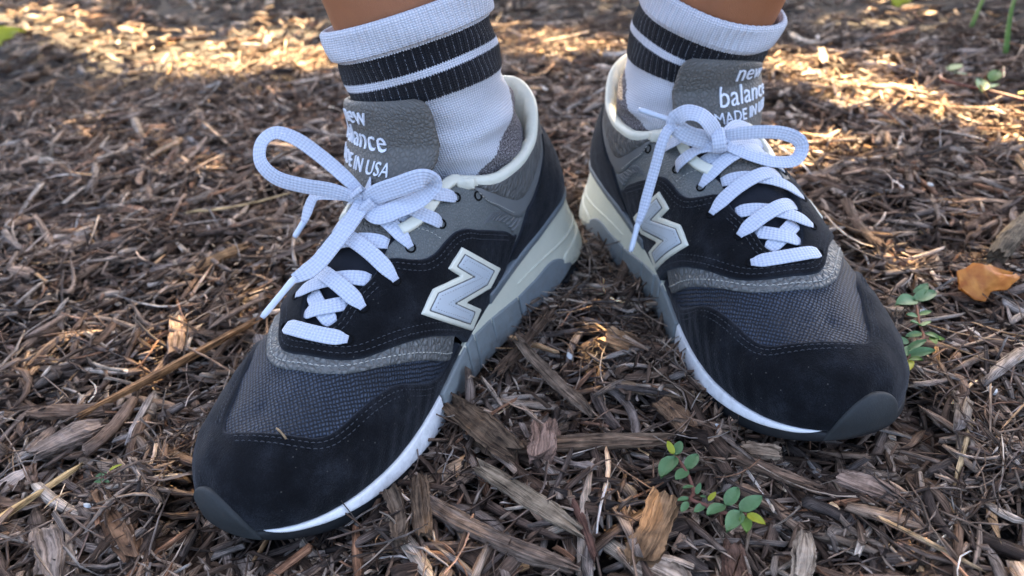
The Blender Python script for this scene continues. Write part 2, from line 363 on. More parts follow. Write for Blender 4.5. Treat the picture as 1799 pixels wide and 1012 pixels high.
def build_last(na=140,ns=48):
    d=np.linalg.norm(np.diff(HALF[:,:2],axis=0),axis=1);t=np.concatenate([[0],np.cumsum(d)]);t/=t[-1]
    hx=HALF.copy()
    pre=hx[1:3][::-1].copy();pre[:,[1,4]]*=-1; post=hx[-3:-1][::-1].copy();post[:,[1,4]]*=-1
    T=np.concatenate([[-t[2],-t[1]],t,[2-t[-2],2-t[-3]]]);F=spl(T,np.concatenate([pre,hx,post]))
    a=np.linspace(0,1,na);V=F(a)
    V[0,1]=V[-1,1]=V[0,4]=0;V[:,4]=np.maximum(V[:,4],0)
    P=V[:,:3]*mm;Q=V[:,3:6]*mm
    dirp=P[:,:2]-Q[:,:2]
    L=np.linalg.norm(dirp,axis=1)
    n2=np.stack([-np.gradient(P[:,1]),np.gradient(P[:,0])],1);n2/=np.linalg.norm(n2,axis=1)[:,None]
    n2[0]=(-1,0);n2[-1]=(1,0)
    Hh=Q[:,2]-P[:,2]
    out=[]
    for kb,kk in ((7,8),(9,10)):
        p1=P.copy();p1[:,2]+=V[:,6]*Hh;p1[:,:2]+=n2*V[:,kb][:,None]*mm
        p2=Q.copy();p2[:,:2]+=dirp*V[:,kk][:,None]
        k=np.clip(V[:,kk]/.45,0,1);p2[:,2]-=(1-k)*Hh*.33
        s=np.linspace(0,1,ns)[:,None,None]
        S=(1-s)**3*P+3*s*(1-s)**2*p1+3*s*s*(1-s)*p2+s**3*Q   # ns,na,3
        out.append(S.transpose(1,0,2))
    # soften along the perimeter
    for o in out:
        for _ in range(6):
            m=o.copy();m[1:-1]=.25*o[:-2]+.5*o[1:-1]+.25*o[2:];o[1:-1,1:-1]=m[1:-1,1:-1]
    S=out[0]
    seg=np.linalg.norm(np.diff(S,axis=1),axis=2)
    arc=np.concatenate([np.zeros((na,1)),np.cumsum(seg,axis=1)],1)
    rem=arc[:,-1:]-arc
    dn=np.where(L[:,None]>2e-3,dirp/np.maximum(L[:,None],1e-9),n2)
    D=Q[:,None,:2]+dn[:,None,:]*rem[:,:,None]
    lat=out[1].copy();lat[...,1]*=-1
    return a,S,lat,D
cl=spl(CL[:,0]*mm,CL[:,1]*mm)
def bend(S):
    S=S.copy();S[...,1]+=cl(S[...,0]);return S
SOLE=np.array([ # x of perimeter, base offset, z bottom, top lip
 (-4,14,4,1.5),(4,14,2.5,1.5),(20,13,.8,1.5),(43,11,0,1.5),(67,8,0,1.5),(90,6,0,1.5),(115,4.5,0,1.5),(140,3.5,0,1.5),(183,3,0,1.5),(220,3,0,1.5),(245,3,3,1.5),(270,2.5,9.5,1.2),(288,1.5,16.5,1),(296,1,20.5,1)],float)
def build_sole(S,nh=24):
    # S medial half grid (na,ns,3) straight coords
    P=S[:,0];na=len(P)
    n2=np.stack([-np.gradient(P[:,1]),np.gradient(P[:,0])],1);n2/=np.linalg.norm(n2,axis=1)[:,None]
    n2[0]=(-1,0);n2[-1]=(1,0)
    f=spl(SOLE[:,0]*mm,SOLE[:,1:]*mm);v=f(P[:,0])
    h=np.linspace(0,1,nh)
    G=np.zeros((na,nh,3))
    off=v[:,:1]*(1-h)[None]**1.2+v[:,2:3]*h[None]+1.0*mm*np.sin(np.pi*h)[None]-1.5*mm*np.exp(-h/.08)[None]
    G[...,:2]=P[:,None,:2]+n2[:,None]*off[...,None]
    G[...,2]=v[:,1:2]+(P[:,2:3]-v[:,1:2])*h[None]
    arc=np.concatenate([[0],np.cumsum(np.linalg.norm(np.diff(P[:,:2],axis=0),axis=1))])
    E=np.stack([np.repeat(arc[:,None],nh,1),G[...,2]],-1)
    return G,E
class Flat:
    """a surface with a flat pattern: maps pattern points (metres) to 3D points and normals"""
    def __init__(self, grids):
        v2, v3, nn, tr = [], [], [], []; base = 0
        for D, S, Nm in grids:
            na, ns = D.shape[:2]
            v2.append(D.reshape(-1, 2)); v3.append(S.reshape(-1, 3)); nn.append(Nm.reshape(-1, 3))
            i, j = np.meshgrid(np.arange(na-1), np.arange(ns-1), indexing='ij'); q = (i*ns+j).ravel()+base
            tr += [np.stack([q, q+ns, q+ns+1], 1), np.stack([q, q+ns+1, q+1], 1)]; base += na*ns
        self.v2 = np.concatenate(v2); self.v3 = np.concatenate(v3); self.n = np.concatenate(nn); self.t = np.concatenate(tr)
        z = np.zeros((len(self.v2), 1))
        self.bvh = BVHTree.FromPolygons(np.concatenate([self.v2, z], 1).tolist(), self.t.tolist(), all_triangles=True)
    def at(self, pts):
        pts = np.asarray(pts, float); P = np.zeros((len(pts), 3)); Nn = np.zeros((len(pts), 3))
        for k, p in enumerate(pts):
            loc, _, idx, _ = self.bvh.find_nearest((p[0], p[1], 0))
            a, b, c = self.t[idx]; A, B, C = self.v2[a], self.v2[b], self.v2[c]
            q = np.array((loc[0], loc[1])); e0 = B-A; e1 = C-A; e2 = q-A
            den = e0[0]*e1[1]-e0[1]*e1[0]
            if abs(den) < 1e-14: u = v = 0.
            else: u = (e2[0]*e1[1]-e2[1]*e1[0])/den; v = (e0[0]*e2[1]-e0[1]*e2[0])/den
            P[k] = self.v3[a]*(1-u-v)+self.v3[b]*u+self.v3[c]*v; n = self.n[a]*(1-u-v)+self.n[b]*u+self.n[c]*v
            # carry on past the pattern's edge along the surface
            Nn[k] = n/(np.linalg.norm(n)+1e-12)
        return P, Nn
def grid_normals(S, flip):
    da = np.gradient(S, axis=0); ds = np.gradient(S, axis=1); n = np.cross(da, ds); n /= np.linalg.norm(n, axis=2)[..., None]+1e-12
    return -n if flip else n
a_, S_MED, S_LAT, D_MED = build_last(170, 56)
NE = 10
def extend(S):
    d = S[:, 1]-S[:, 0]; d /= np.linalg.norm(d, axis=1)[:, None]
    return np.concatenate([S[:, :1]-d[:, None]*(np.arange(NE, 0, -1)[:, None]*2e-3)[None], S], 1)
_dn = D_MED[:, 0]-D_MED[:, 1]; _dn /= np.linalg.norm(_dn, axis=1)[:, None]
DX = np.concatenate([D_MED[:, :1]+_dn[:, None]*(np.arange(NE, 0, -1)[:, None]*2e-3)[None], D_MED], 1)
SMX, SLX = bend(extend(S_MED)), bend(extend(S_LAT))
nm = grid_normals(SMX, False)
if nm[85, 30] @ np.array([0, 1, .3]) < 0: nm = -nm
nl = grid_normals(SLX, False)
if nl[85, 30] @ np.array([0, -1, .3]) < 0: nl = -nl
fr = HALF_front = (np.abs(SMX[:, -1, 1]-SLX[:, -1, 1]) < 1e-4)
for k in range(1, 5):      # ridge: one shared normal
    av = nm[fr, -k]+nl[fr, -k]*np.array([1, 1, 1]); av[:, 1] *= .3 if k == 1 else 1
    if k == 1:
        av /= np.linalg.norm(av, axis=1)[:, None]; nm[fr, -1] = av; nl[fr, -1] = av
for g in (nm, nl):
    e = g[-1].copy(); e[:, 1] = 0; e /= np.linalg.norm(e, axis=1)[:, None]+1e-9; g[-1] = e
    e = g[0].copy(); e[:, 1] = 0; e /= np.linalg.norm(e, axis=1)[:, None]+1e-9; g[0] = e
for _ in range(3):
    for g in (nm, nl):
        g[1:-1, 1:-1] = (g[1:-1, 1:-1]*2+g[:-2, 1:-1]+g[2:, 1:-1]+g[1:-1, :-2]+g[1:-1, 2:])
        g /= np.linalg.norm(g, axis=2)[..., None]+1e-12
DL = DX.copy(); DL[..., 1] *= -1
UP = Flat([(DX, SMX, nm), (DL, SLX, nl)])
# sole wall
GS, ES = build_sole(S_MED)
ARC = float(ES[-1, 0, 0])
GL = GS.copy(); GL[..., 1] *= -1
sn = grid_normals(GS, False)
if sn[85, 10] @ np.array([0, 1, 0]) < 0: sn = -sn
snl = sn*np.array([1, -1, 1])
E1 = ES.copy(); E2 = ES.copy(); E2[..., 0] *= -1; E3 = ES.copy(); E3[..., 0] = 2*ARC-E3[..., 0]
SOLEF = Flat([(E1, bend(GS), sn), (E2, bend(GL), snl), (E3, bend(GL), snl)])
zf_arc = lambda s: np.interp(np.abs(np.where(np.abs(s) > ARC, 2*ARC-np.abs(s), s)), ES[:, -1, 0], ES[:, -1, 1])
zb_arc = lambda s: np.interp(np.abs(np.where(np.abs(s) > ARC, 2*ARC-np.abs(s), s)), ES[:, 0, 0], ES[:, 0, 1])
def perim(x0, x1, side, step=2, inset=0.0):
    # pattern points along the feather edge between two lengths (mm)
    px = SMX[:, NE, 0]*1000; i = np.where((px >= min(x0, x1)) & (px <= max(x0, x1)))[0]
    if x0 > x1: i = i[::-1]
    p = D_MED[i, 0]-_dn[i]*inset; p = p.copy(); p[:, 1] *= side
    return [tuple(q*1000) for q in p[::step]]
def seglen(P): return np.concatenate([[0], np.cumsum(np.linalg.norm(np.diff(P, axis=0), axis=1))])
def outline(segs, step=1.3):
    # list of control-point runs (mm), a corner between runs
    out = []
    for s in segs:
        c = curve(s, step); out.append(c if not out or np.linalg.norm(out[-1][-1]-c[0]) > 1e-6 else c[1:])
    P = np.concatenate(out)
    if np.linalg.norm(P[0]-P[-1]) < .5: P = P[:-1]
    # drop near-duplicates
    keep = [0]
    for i in range(1, len(P)):
        if np.linalg.norm(P[i]-P[keep[-1]]) > .35: keep.append(i)
    return P[keep]*mm
def dist_poly(p, B):
    A = B; C = np.roll(B, -1, axis=0); e = C-A; L2 = (e**2).sum(1)+1e-18
    out = np.zeros(len(p))
    for k in range(0, len(p), 2000):
        q = p[k:k+2000]; t = np.clip(((q[:, None]-A[None])*e[None]).sum(2)/L2[None], 0, 1)
        out[k:k+2000] = np.sqrt((((A[None]+t[..., None]*e[None])-q[:, None])**2).sum(2).min(1))
    return out
def inside_poly(p, B):
    x, y = p[:, 0], p[:, 1]; r = np.zeros(len(p), bool); n = len(B)
    for i in range(n):
        x1, y1 = B[i]; x2, y2 = B[(i+1) % n]
        if y1 == y2: continue
        c = ((y1 > y) != (y2 > y)) & (x < (x2-x1)*(y-y1)/(y2-y1)+x1)
        r ^= c
    return r
def smooth_noise(p, s, seed=0):
    return (np.sin(p[:, 0]*s+seed)+np.sin(p[:, 1]*s*1.3+seed*2.1)+np.sin((p[:, 0]+p[:, 1])*s*.7+seed*.7)+np.sin((p[:, 0]-p[:, 1])*s*1.7+seed*1.3))/4
def panel_geo(flat, B, o0, th, er=.9, res=2.2, skirt=1.5, puff=0, wav=0, seed=0, holes=None):
    """mesh of a panel: outline B on the flat pattern, raised th mm over o0 mm with a rounded edge er mm wide"""
    er *= mm; res *= mm
    area = .5*np.sum(B[:, 0]*np.roll(B[:, 1], -1)-np.roll(B[:, 0], -1)*B[:, 1])
    if area < 0: B = B[::-1]
    n = len(B); T = np.roll(B, -1, axis=0)-np.roll(B, 1, axis=0); T /= np.linalg.norm(T, axis=1)[:, None]+1e-12
    inn = np.stack([-T[:, 1], T[:, 0]], 1)
    rings = [B+inn*d*mm for d in (.22, .75, 1.5)]
    lo, hi = B.min(0), B.max(0)
    gx, gy = np.meshgrid(np.arange(lo[0], hi[0], res), np.arange(lo[1], hi[1], res*.87), indexing='ij')
    gx[:, ::2] += res*.5
    G = np.stack([gx.ravel(), gy.ravel()], 1)
    cand = np.concatenate(rings); dd = dist_poly(cand, B); ok = inside_poly(cand, B) & (dd > np.repeat([.15, .55, 1.2], n)*mm)
    G = G[inside_poly(G, B)]; G = G[dist_poly(G, B) > 2.1*mm] if len(G) else G
    pts = np.concatenate([B, cand[ok], G])
    r = delaunay_2d_cdt([Vector(p) for p in pts.tolist()], [(i, (i+1) % n) for i in range(n)], [], 1, 1e-7)
    V2 = np.array([tuple(v) for v in r[0]]); F = [tuple(f) for f in r[2]]
    d = dist_poly(V2, B); u = np.clip(d/er, 0, 1); h = o0*mm+th*mm*np.sqrt(np.maximum(0, 1-(1-u)**2))
    if puff: h += puff*mm*(1-np.exp(-d/(6*mm)))
    if wav: h += wav*mm*smooth_noise(V2, 260, seed)*np.clip(d/(4*mm), 0, 1)
    P, Nn = flat.at(V2)
    V3 = P+Nn*h[:, None]
    # skirt closes the edge
    k0 = len(V3); Pb, Nb = flat.at(B)
    V3 = np.concatenate([V3, Pb+Nb*((o0-skirt)*mm)])
    ib = [int(np.argmin(((V2-b)**2).sum(1))) for b in B]
    for i in range(n): F.append((ib[(i+1) % n], ib[i], k0+i, k0+(i+1) % n))
    uv = np.concatenate([V2, B]); ed = np.concatenate([np.exp(-(d/(.55*mm))**2), np.ones(n)])
    return V3, F, uv, ed
def offset_curve(C, d):
    T = np.gradient(C, axis=0); T /= np.linalg.norm(T, axis=1)[:, None]+1e-12
    return C+np.stack([-T[:, 1], T[:, 0]], 1)*d
def stitch_geo(flat, lines, h, L=2.0, gap=.9, w=.55, t=.45):
    V, F = [], []
    for C in lines:
        s = seglen(C); n = int(s[-1]/((L+gap)*mm))
        if n < 1: continue
        for k in range(n):
            s0 = k*(L+gap)*mm; s1 = s0+L*mm
            a = np.array([np.interp(x, s, C[:, i]) for x in (s0, (s0+s1)/2, s1) for i in (0, 1)]).reshape(3, 2)
            P, Nn = flat.at(a); d = P[2]-P[0]; ln = np.linalg.norm(d)
            if ln < .3*mm or ln > 6*mm: continue
            d /= ln; W = np.cross(Nn[1], d); b = len(V)
            for q, (hh, ww) in zip(range(3), ((-.1, .6), (t, 1), (-.1, .6))):
                c = P[q]+Nn[q]*(h*mm+hh*mm)
                V += [c-W*w*.5*ww*mm, c+Nn[q]*.12*mm, c+W*w*.5*ww*mm, c-Nn[q]*.4*mm]
            for q in (0, 1):
                for j in range(4): F.append((b+q*4+j, b+q*4+(j+1) % 4, b+q*4+4+(j+1) % 4, b+q*4+4+j))
    return np.array(V), F
def mir(L): return [(x, -y) for x, y in L][::-1]
# ---- the pattern pieces (millimetres on the flat pattern; +y is the inner side of the foot)
SAD_TOP = [(173.5, 19), (169.8, 22.9), (164.4, 30.8), (158.5, 36.9), (151.8, 40.1), (142.7, 41.4), (134.9, 42.6), (128.3, 44.9), (114.8, 51.5), (94.6, 57.2), (75, 56.3), (63.7, 54.6), (58.4, 52)]
SAD_REAR = [(58.4, 52), (65.3, 62.9), (75.5, 75.6), (83.5, 81.9), (98, 88.8)]
SAD_LOW = [(151.5, 99), (153, 95), (158, 85.5), (169, 72.4), (182, 58.7), (191.5, 50.6), (200, 44), (208.4, 38), (216.1, 31.9), (220.7, 26.5), (224.2, 19.7), (226.2, 12.6), (227.7, 5), (228.8, -3.5), (228.3, -9), (225.5, -14), (219.5, -19.8), (211, -27), (203, -36), (194, -46.5), (182, -58.7), (169, -72.4), (158, -85.5), (153, -95), (151.5, -99)]
THROAT = [(173.5, 19), (183.4, 18.3), (191.3, 15.5), (200.6, 13.2), (207, 12.5), (212, 9), (213.5, 2), (212.5, -5), (208.5, -9.5), (202, -13), (190, -19), (181, -22), (173.5, -22)]
STRIP = [(168, 89), (172, 84.7), (185.2, 68.8), (194.4, 58.9), (205.5, 48.3), (215, 39.5), (223, 32), (228.2, 25.1), (231.7, 18), (234.3, 8), (236, -2), (236, -10), (232.6, -17.8), (222.5, -28.5), (212, -38.5), (204, -48), (194.4, -58.9), (185, -69), (172, -84.7), (168, -89)]
MUD_TOP = [(157.2, 90.8), (163, 89.8), (169, 88), (179.5, 83.5), (189, 76.8), (201, 64.5), (208, 56.5), (213, 52), (219, 48.2), (227, 44.4), (236, 41.2), (245.2, 38.4), (252, 35.3), (256.2, 31.5), (259.5, 25.8), (264, 15), (268.5, 3), (271.7, -5)]
MUD_LAT = [(271.7, -5), (272.2, -9.5), (268, -13.8), (262, -17.2), (246, -25.7), (232, -32.8), (222, -41), (210, -54), (201, -64.5), (189, -76.8), (179.5, -83.5), (169, -88), (157.2, -90.8)]
CNT_FRONT = [(18.5, 28.5), (26.9, 33.5), (36.2, 37.7), (45.3, 42.6), (52, 45.6), (54.3, 51), (63.5, 63.2), (80, 79)]
CNT_TOP = [(18.5, 28.5), (8, 28), (-4, 22.5), (-12, 12), (-14, 0)]
PATCH_LOW = [(103, 33.2), (97.5, 36.6), (88.3, 39.6), (75, 41.5), (62, 42.6), (58.5, 42.4)]
PATCH_REAR = [(58.5, 42.4), (52.1, 41), (43.3, 38.3), (34.2, 35.2), (21.6, 29), (10, 24.5), (1, 17), (-4, 8), (-5.5, 0)]
RIBS = [(112, 51), (92, 46.9), (55.5, 46.2), (63.9, 53.6)]
NEMB = {'NB':[[(136.4,50.3),(133.9,53.6),(130.9,57.1),(127.6,60.6),(123.7,64.1),(119.1,67.7),(113.7,71.3),(107.0,75.1),(97.9,78.7)],[(97.9,78.7),(103.7,80.7),(109.0,82.5),(113.7,84.2),(118.2,85.8)],[(118.2,85.8),(125.2,84.4),(131.8,82.5),(137.9,80.0),(143.4,77.3),(148.1,74.6)],[(148.1,74.6),(144.2,79.8),(139.3,85.5),(133.0,91.5)],[(133.0,91.5),(136.9,92.5),(140.7,93.4),(144.2,94.2),(147.3,94.8)],[(147.3,94.8),(152.2,87.5),(156.5,80.9),(160.6,75.0),(164.5,69.8),(167.9,65.2),(170.9,61.0),(173.6,57.2),(176.0,53.7),(178.2,50.5),(180.2,47.5)],[(180.2,47.5),(177.4,47.6),(174.5,47.7),(171.7,47.7),(168.9,47.8),(166.0,47.8)],[(166.0,47.8),(162.3,50.0),(158.5,52.4),(154.5,54.8),(150.5,57.3),(146.2,59.9)],[(146.2,59.9),(149.1,54.8),(151.6,50.2)],[(151.6,50.2),(148.8,50.4),(145.9,50.4),(142.8,50.5),(139.7,50.4),(136.4,50.3)]],'NG':[[(137.4,53.4),(134.4,57.1),(131.1,61.0),(127.1,64.9),(122.4,68.9),(116.9,72.8),(110.2,77.0)],[(110.2,77.0),(114.7,78.5),(119.0,80.1),(123.2,81.5)],[(123.2,81.5),(130.1,79.7),(136.5,77.3),(142.4,74.6),(147.4,71.9),(151.8,69.1),(156.0,66.3)],[(156.0,66.3),(152.1,72.3),(147.6,79.0),(141.8,86.5)],[(141.8,86.5),(145.9,87.3),(149.5,87.9)],[(149.5,87.9),(153.9,81.3),(157.9,75.3),(161.8,70.0),(165.3,65.3),(168.4,61.0),(171.2,57.1),(173.7,53.6),(175.9,50.3)],[(175.9,50.3),(173.3,50.4),(170.6,50.5),(168.0,50.6),(165.3,50.6)],[(165.3,50.6),(161.9,52.7),(158.3,54.9),(154.7,57.2),(151.0,59.6),(147.2,62.0),(143.0,64.4),(138.2,66.8)],[(138.2,66.8),(141.8,62.0),(144.8,57.5),(147.3,53.3)],[(147.3,53.3),(144.1,53.4),(140.8,53.4),(137.4,53.4)]],'NF':[[(137.6,54.1),(134.8,57.7),(131.6,61.3),(127.9,65.1),(123.6,68.8),(118.6,72.6),(112.6,76.4)],[(112.6,76.4),(116.6,77.9),(120.4,79.2),(124.2,80.5)],[(124.2,80.5),(130.3,78.8),(136.1,76.7),(141.4,74.3),(146.1,71.9),(150.1,69.4),(154.0,66.9),(157.8,64.5)],[(157.8,64.5),(154.8,69.0),(151.6,74.0),(148.0,79.4),(143.6,85.3)],[(143.6,85.3),(146.9,86.0),(149.9,86.4)],[(149.9,86.4),(154.0,80.3),(157.8,74.7),(161.4,69.8),(164.7,65.3),(167.7,61.3),(170.3,57.6),(172.7,54.2),(174.9,51.0)],[(174.9,51.0),(171.7,51.1),(168.4,51.2),(165.1,51.3)],[(165.1,51.3),(161.5,53.5),(157.7,55.9),(153.9,58.4),(150.0,60.9),(145.9,63.5),(141.2,66.0),(135.9,68.6)],[(135.9,68.6),(140.1,63.4),(143.5,58.6),(146.2,54.1)],[(146.2,54.1),(142.0,54.2),(137.6,54.1)]],'NS':[[(138.2,56.4),(135.3,59.9),(132.1,63.6),(128.4,67.4),(124.0,71.1),(119.0,74.9)],[(119.0,74.9),(123.1,76.3),(127.1,77.4)],[(127.1,77.4),(132.9,75.6),(138.4,73.4),(143.4,71.2),(147.7,68.8),(151.6,66.4),(155.4,64.0),(159.1,61.7),(162.9,59.5)],[(162.9,59.5),(159.7,64.2),(156.3,69.4),(152.5,75.2),(148.2,81.8)],[(148.2,81.8),(149.7,82.0),(151.1,82.1)],[(151.1,82.1),(155.3,75.9),(159.2,70.3),(162.9,65.4),(166.2,60.9),(169.1,56.9),(171.7,53.2)],[(171.7,53.2),(168.1,53.3),(164.5,53.4)],[(164.5,53.4),(160.8,55.7),(157.0,58.2),(153.1,60.8),(149.1,63.4),(144.8,66.1),(139.9,68.7),(134.4,71.4),(128.4,73.7)],[(128.4,73.7),(132.9,69.1),(136.8,64.6),(140.1,60.3),(142.8,56.4)],[(142.8,56.4),(140.5,56.4),(138.2,56.4)]]}
EYE_M = [(213, 22.3), (197.3, 21.7), (178, 29.4), (160, 28.1), (138, 34.5), (119.6, 30.2), (105, 36.6)]
EYE_L = [(217, -15), (200, -21.5), (180, -28), (160, -28.5), (138, -34), (119.6, -30.2), (105, -36.6)]
def collar_pts(side, x_from, x_to, inset=0):
    # pattern points on the collar edge between pattern x values (from the throat back to the heel)
    q = D_MED[:, -1]*1000; q = q[np.arange(len(q)) < np.argmax(q[:, 0] > 124)]
    q = q[::-1]; q = q[(q[:, 0] <= max(x_from, x_to)) & (q[:, 0] >= min(x_from, x_to))]
    return [(x, y*side) for x, y in q[::2]]
CACHE = {}
def panels():
    if CACHE: return CACHE
    out = []          # (part name, material, V, F, uv, [(stitch V, F, material)])
    def add(name, mat, segs, o0, th, stitch=None, flat=UP, scale=1, **kw):
        B = outline(segs); V, F, uv, ed = panel_geo(flat, B, o0, th, **kw)
        st = []
        for lines, hh, mk, par in (stitch or []):
            sv, sf = stitch_geo(flat, lines, hh, **par)
            if len(sv): st.append((sv, sf, mk))
        out.append((name, mat, V, F, uv, st, ed))
    C = lambda L, step=1.3: curve(L, step)*mm
    pm = perim(100, 148, 1)
    # under layers
    add('toe_mesh', 'weave', [[(150, 75), (185, 88), (205, 84)], [(205, 84), (235, 68), (262, 48), (284, 24), (290, 0), (284, -24), (262, -48), (235, -68), (205, -84)], [(205, -84), (185, -88), (150, -75)], [(150, -75), (180, -45), (205, -22), (213, 0), (205, 22), (180, 45), (150, 75)]], -.3, .9, res=2.0, wav=.5)
    add('tongue_base', 'lining', [[(128, 20), (170, 26), (214, 24)], [(214, 24), (222, 0), (214, -24)], [(214, -24), (170, -30), (128, -20)], [(128, -20), (128, 20)]], -2.2, 2.2, er=4)
    add('tongue_bridge', 'tongue', [[(165, 17), (168.5, 10), (170, 0), (168.5, -12), (165, -22)], [(165, -22), (130, -15)], [(130, -15), (129, 0), (130, 15)], [(130, 15), (165, 17)]], -.4, 1.6, er=1.5, stitch=[([offset_curve(C([(165, -20), (168.5, -12), (170, 0), (168.5, 10), (165, 16)]), 2.4*mm)], .8+.6, 'thread_light', dict(L=2.2, gap=1))])
    for s in (1, -1):
        f = (lambda L: L) if s > 0 else (lambda L: [(x, -y) for x, y in L])
        thr = [(174, 18.8), (165.7, 18), (158, 20.5), (149, 24), (134, 25.6), (121, 23.6), (114, 23.5)] if s > 0 else [(174, 22), (165.7, 23), (158, 23), (149, 24.5), (134, 25.6), (121, 23.6), (114, 23.5)]
        col = [(114, 23.5)]+[p for p in collar_pts(1, 10, 112)]
        col = col+[(13, 0)]
        st = [([offset_curve(C(f([(150, 25.5), (146, 33), (143, 42)])), 0)], 1.6, 'thread_light', dict(L=1.6, gap=1.0, w=.4)), ([offset_curve(C(f([(174, 22), (172, 26), (166, 33)])), 0)], 1.6, 'thread_light', dict(L=1.6, gap=1., w=.4))]
        add('quarter_panel', 'grey', [f(thr), f(col), f([(13, 0), (-22, 0)]), f([(-22, 0), (-18, 18), (-6, 34), (12, 43)]), f([(12, 43), (40, 48), (60, 58), (90, 66), (120, 56), (150, 46), (174, 30)]), f([(174, 30), (174, thr[0][1])])], 0, 1.4, stitch=st, er=.7)
    add('vamp_strip', 'strip', [STRIP, [(168, -89), (158, -78), (180, -52), (202, -30), (216, -12), (219, 0), (214, 18), (202, 30), (180, 52), (158, 78), (168, 89)]], -.1, 1.7, er=1.0, wav=.25,
        stitch=[([offset_curve(C(STRIP), -3.4*mm)], 1.6, 'thread_light', dict(L=2.3, gap=.8, w=.55))])
    mud = [perim(152, 290, 1)[::1]]
    toe_loop = [(x, y) for x, y in perim(152, 296, 1)]+[(x, y) for x, y in perim(296, 152, -1)]
    add('toe_cap', 'suede', [MUD_TOP, MUD_LAT, [(157.2, -90.8)]+toe_loop[::-1]+[(157.2, 90.8)]], -.2, 2.3, er=1.2, wav=.8, seed=3,
        stitch=[([offset_curve(C(MUD_TOP[3:]), d*mm) for d in (2.4, 4.8)] + [offset_curve(C(MUD_LAT[2:-2]), d*mm) for d in (2.4, 4.8)], 2.1, 'thread_dark', dict(L=2.0, gap=1.0, w=.5))])
    rear = SAD_REAR
    add('eyestay_panel', 'suede', [SAD_TOP[::-1], THROAT, [(173.5, -22)]+[(x, -y) for x, y in SAD_TOP[1:]], [(x, -y) for x, y in SAD_REAR], [(98, -88.8)]+perim(104, 148, -1)+[(151.5, -99)], SAD_LOW[::-1], [(151.5, 99)]+perim(148, 104, 1)+[(98, 88.8)], SAD_REAR[::-1]], .8, 2.3, er=1.1, wav=.3, seed=5,
        stitch=[([offset_curve(C(SAD_LOW[2:-2]), d*mm) for d in (-2.8, -5.6)] + [offset_curve(C(SAD_TOP[:-2]), d*mm) for d in (-2.6, -5.2)] + [offset_curve(C([(x, -y) for x, y in SAD_TOP[:-2]]), d*mm) for d in (2.6, 5.2)] + [offset_curve(C(THROAT[1:7]), 3.0*mm), offset_curve(C(THROAT[1:7]), 5.6*mm)], 3.1, 'thread_dark', dict(L=2.0, gap=1.0, w=.5))])
    lat = lambda L: [(x, -y) for x, y in L]
    add('heel_counter', 'suede', [CNT_TOP[::-1], CNT_FRONT, [(80, 79)]+perim(84, -10, 1)+perim(-10, 84, -1)+[(80, -79)], lat(CNT_FRONT)[::-1], lat(CNT_TOP)], .8, 2.3, er=1.2, wav=.3, seed=8)
    # moulded heel clip between counter and midsole
    for s in (1, -1):
        f = (lambda L: L) if s > 0 else lat
        up = perim(2, 118, 1, inset=.0062)
        ln = perim(2, 122, 1)
        add('heel_clip', 'mould2', [f([(x, y) for x, y in ln]), f([ln[-1], (117, 90)]), f([(117, 90)]+up[::-1][4:]), f([up[0], ln[0]])], 2.2, 2.0, er=1.2)
        add('collar_frame', 'mould', [f([(109, 30), (101.6, 38), (97.5, 41.8), (88.3, 44.6), (62, 46.4), (54.5, 46.2)]), f([(54.5, 46.2), (44, 42), (30, 36.5), (18.5, 30.2), (8, 26)]), f([(8, 26), (12, 21), (30, 31), (55, 38), (75, 39), (100, 34), (109, 30)])], .8, 1.5, er=.8,
            stitch=[([offset_curve(C(f([(104, 35.5), (99.8, 40), (96.5, 41.7), (88.3, 43.4), (66, 45)])), 0)], 2.5, 'thread_light', dict(L=1.6, gap=.9, w=.4))])
        add('collar_patch', 'pebble', [f(PATCH_LOW), f(PATCH_REAR), f([(-5.5, 0), (13, 0)]), f([(13, 0)]+collar_pts(1, 10, 106)[::-1]+[(103, 33.2)])], 1.4, 1.6, er=1.6, puff=.6)
        for k in range(9):
            t0 = (k+.15)/9; t1 = (k+.72)/9; A, Bq, Cc, Dd = [np.array(p, float) for p in (RIBS[1], RIBS[2], RIBS[3], RIBS[0])]
            q = [A+(Bq-A)*t0, A+(Bq-A)*t1, Dd+(Cc-Dd)*t1, Dd+(Cc-Dd)*t0]
            add('moulded_rib', 'mould', [f([tuple(q[i]), tuple(q[(i+1) % 4])]) for i in range(4)], 1.4, 1.5, er=.7, res=3)
        # letter emblem
        rl = lambda k: [f(e) for e in NEMB[k]]
        add('emblem_border', 'bind', rl('NB'), 2.9, 1.5, er=.8, res=2.5)
        add('emblem_groove', 'ngroove', rl('NG'), 4.1, .5, er=.4, res=2.5, skirt=.6)
        add('emblem_fill', 'nfill', rl('NF'), 4.2, .7, er=.6, res=2.5, skirt=.6, stitch=[([curve(np.array(e, float)*mm, .6*mm) for e in rl('NS')], 4.8, 'ngroove', dict(L=1.5, gap=.8, w=.4, t=.15))])
    # toe bumper
    add('toe_bumper', 'bumper', [[(310, 27), (307, 23), (303.5, 18), (300, 12.5), (297, 6.5), (295.4, 0), (295.4, -7), (297, -13), (301, -19), (306, -24)], [(306, -24), (309, -26)], [(309, -26), (313, -13), (314, 0), (314, 14), (311.5, 28)], [(311.5, 28), (310, 27)]], .6, 2.8, er=1.4)
    # sole wall pieces: (arc, height)
    zf = lambda s: float(zf_arc(np.array(s)))*1000; zb = lambda s: float(zb_arc(np.array(s)))*1000; A_ = ARC*1000
    top = lambda s0, s1, n=14, d=0: [(s, zf(s/1000)-d) for s in np.linspace(s0, s1, n)]
    bot = lambda s0, s1, n=14, d=0: [(s, zb(s/1000)+d) for s in np.linspace(s0, s1, n)]
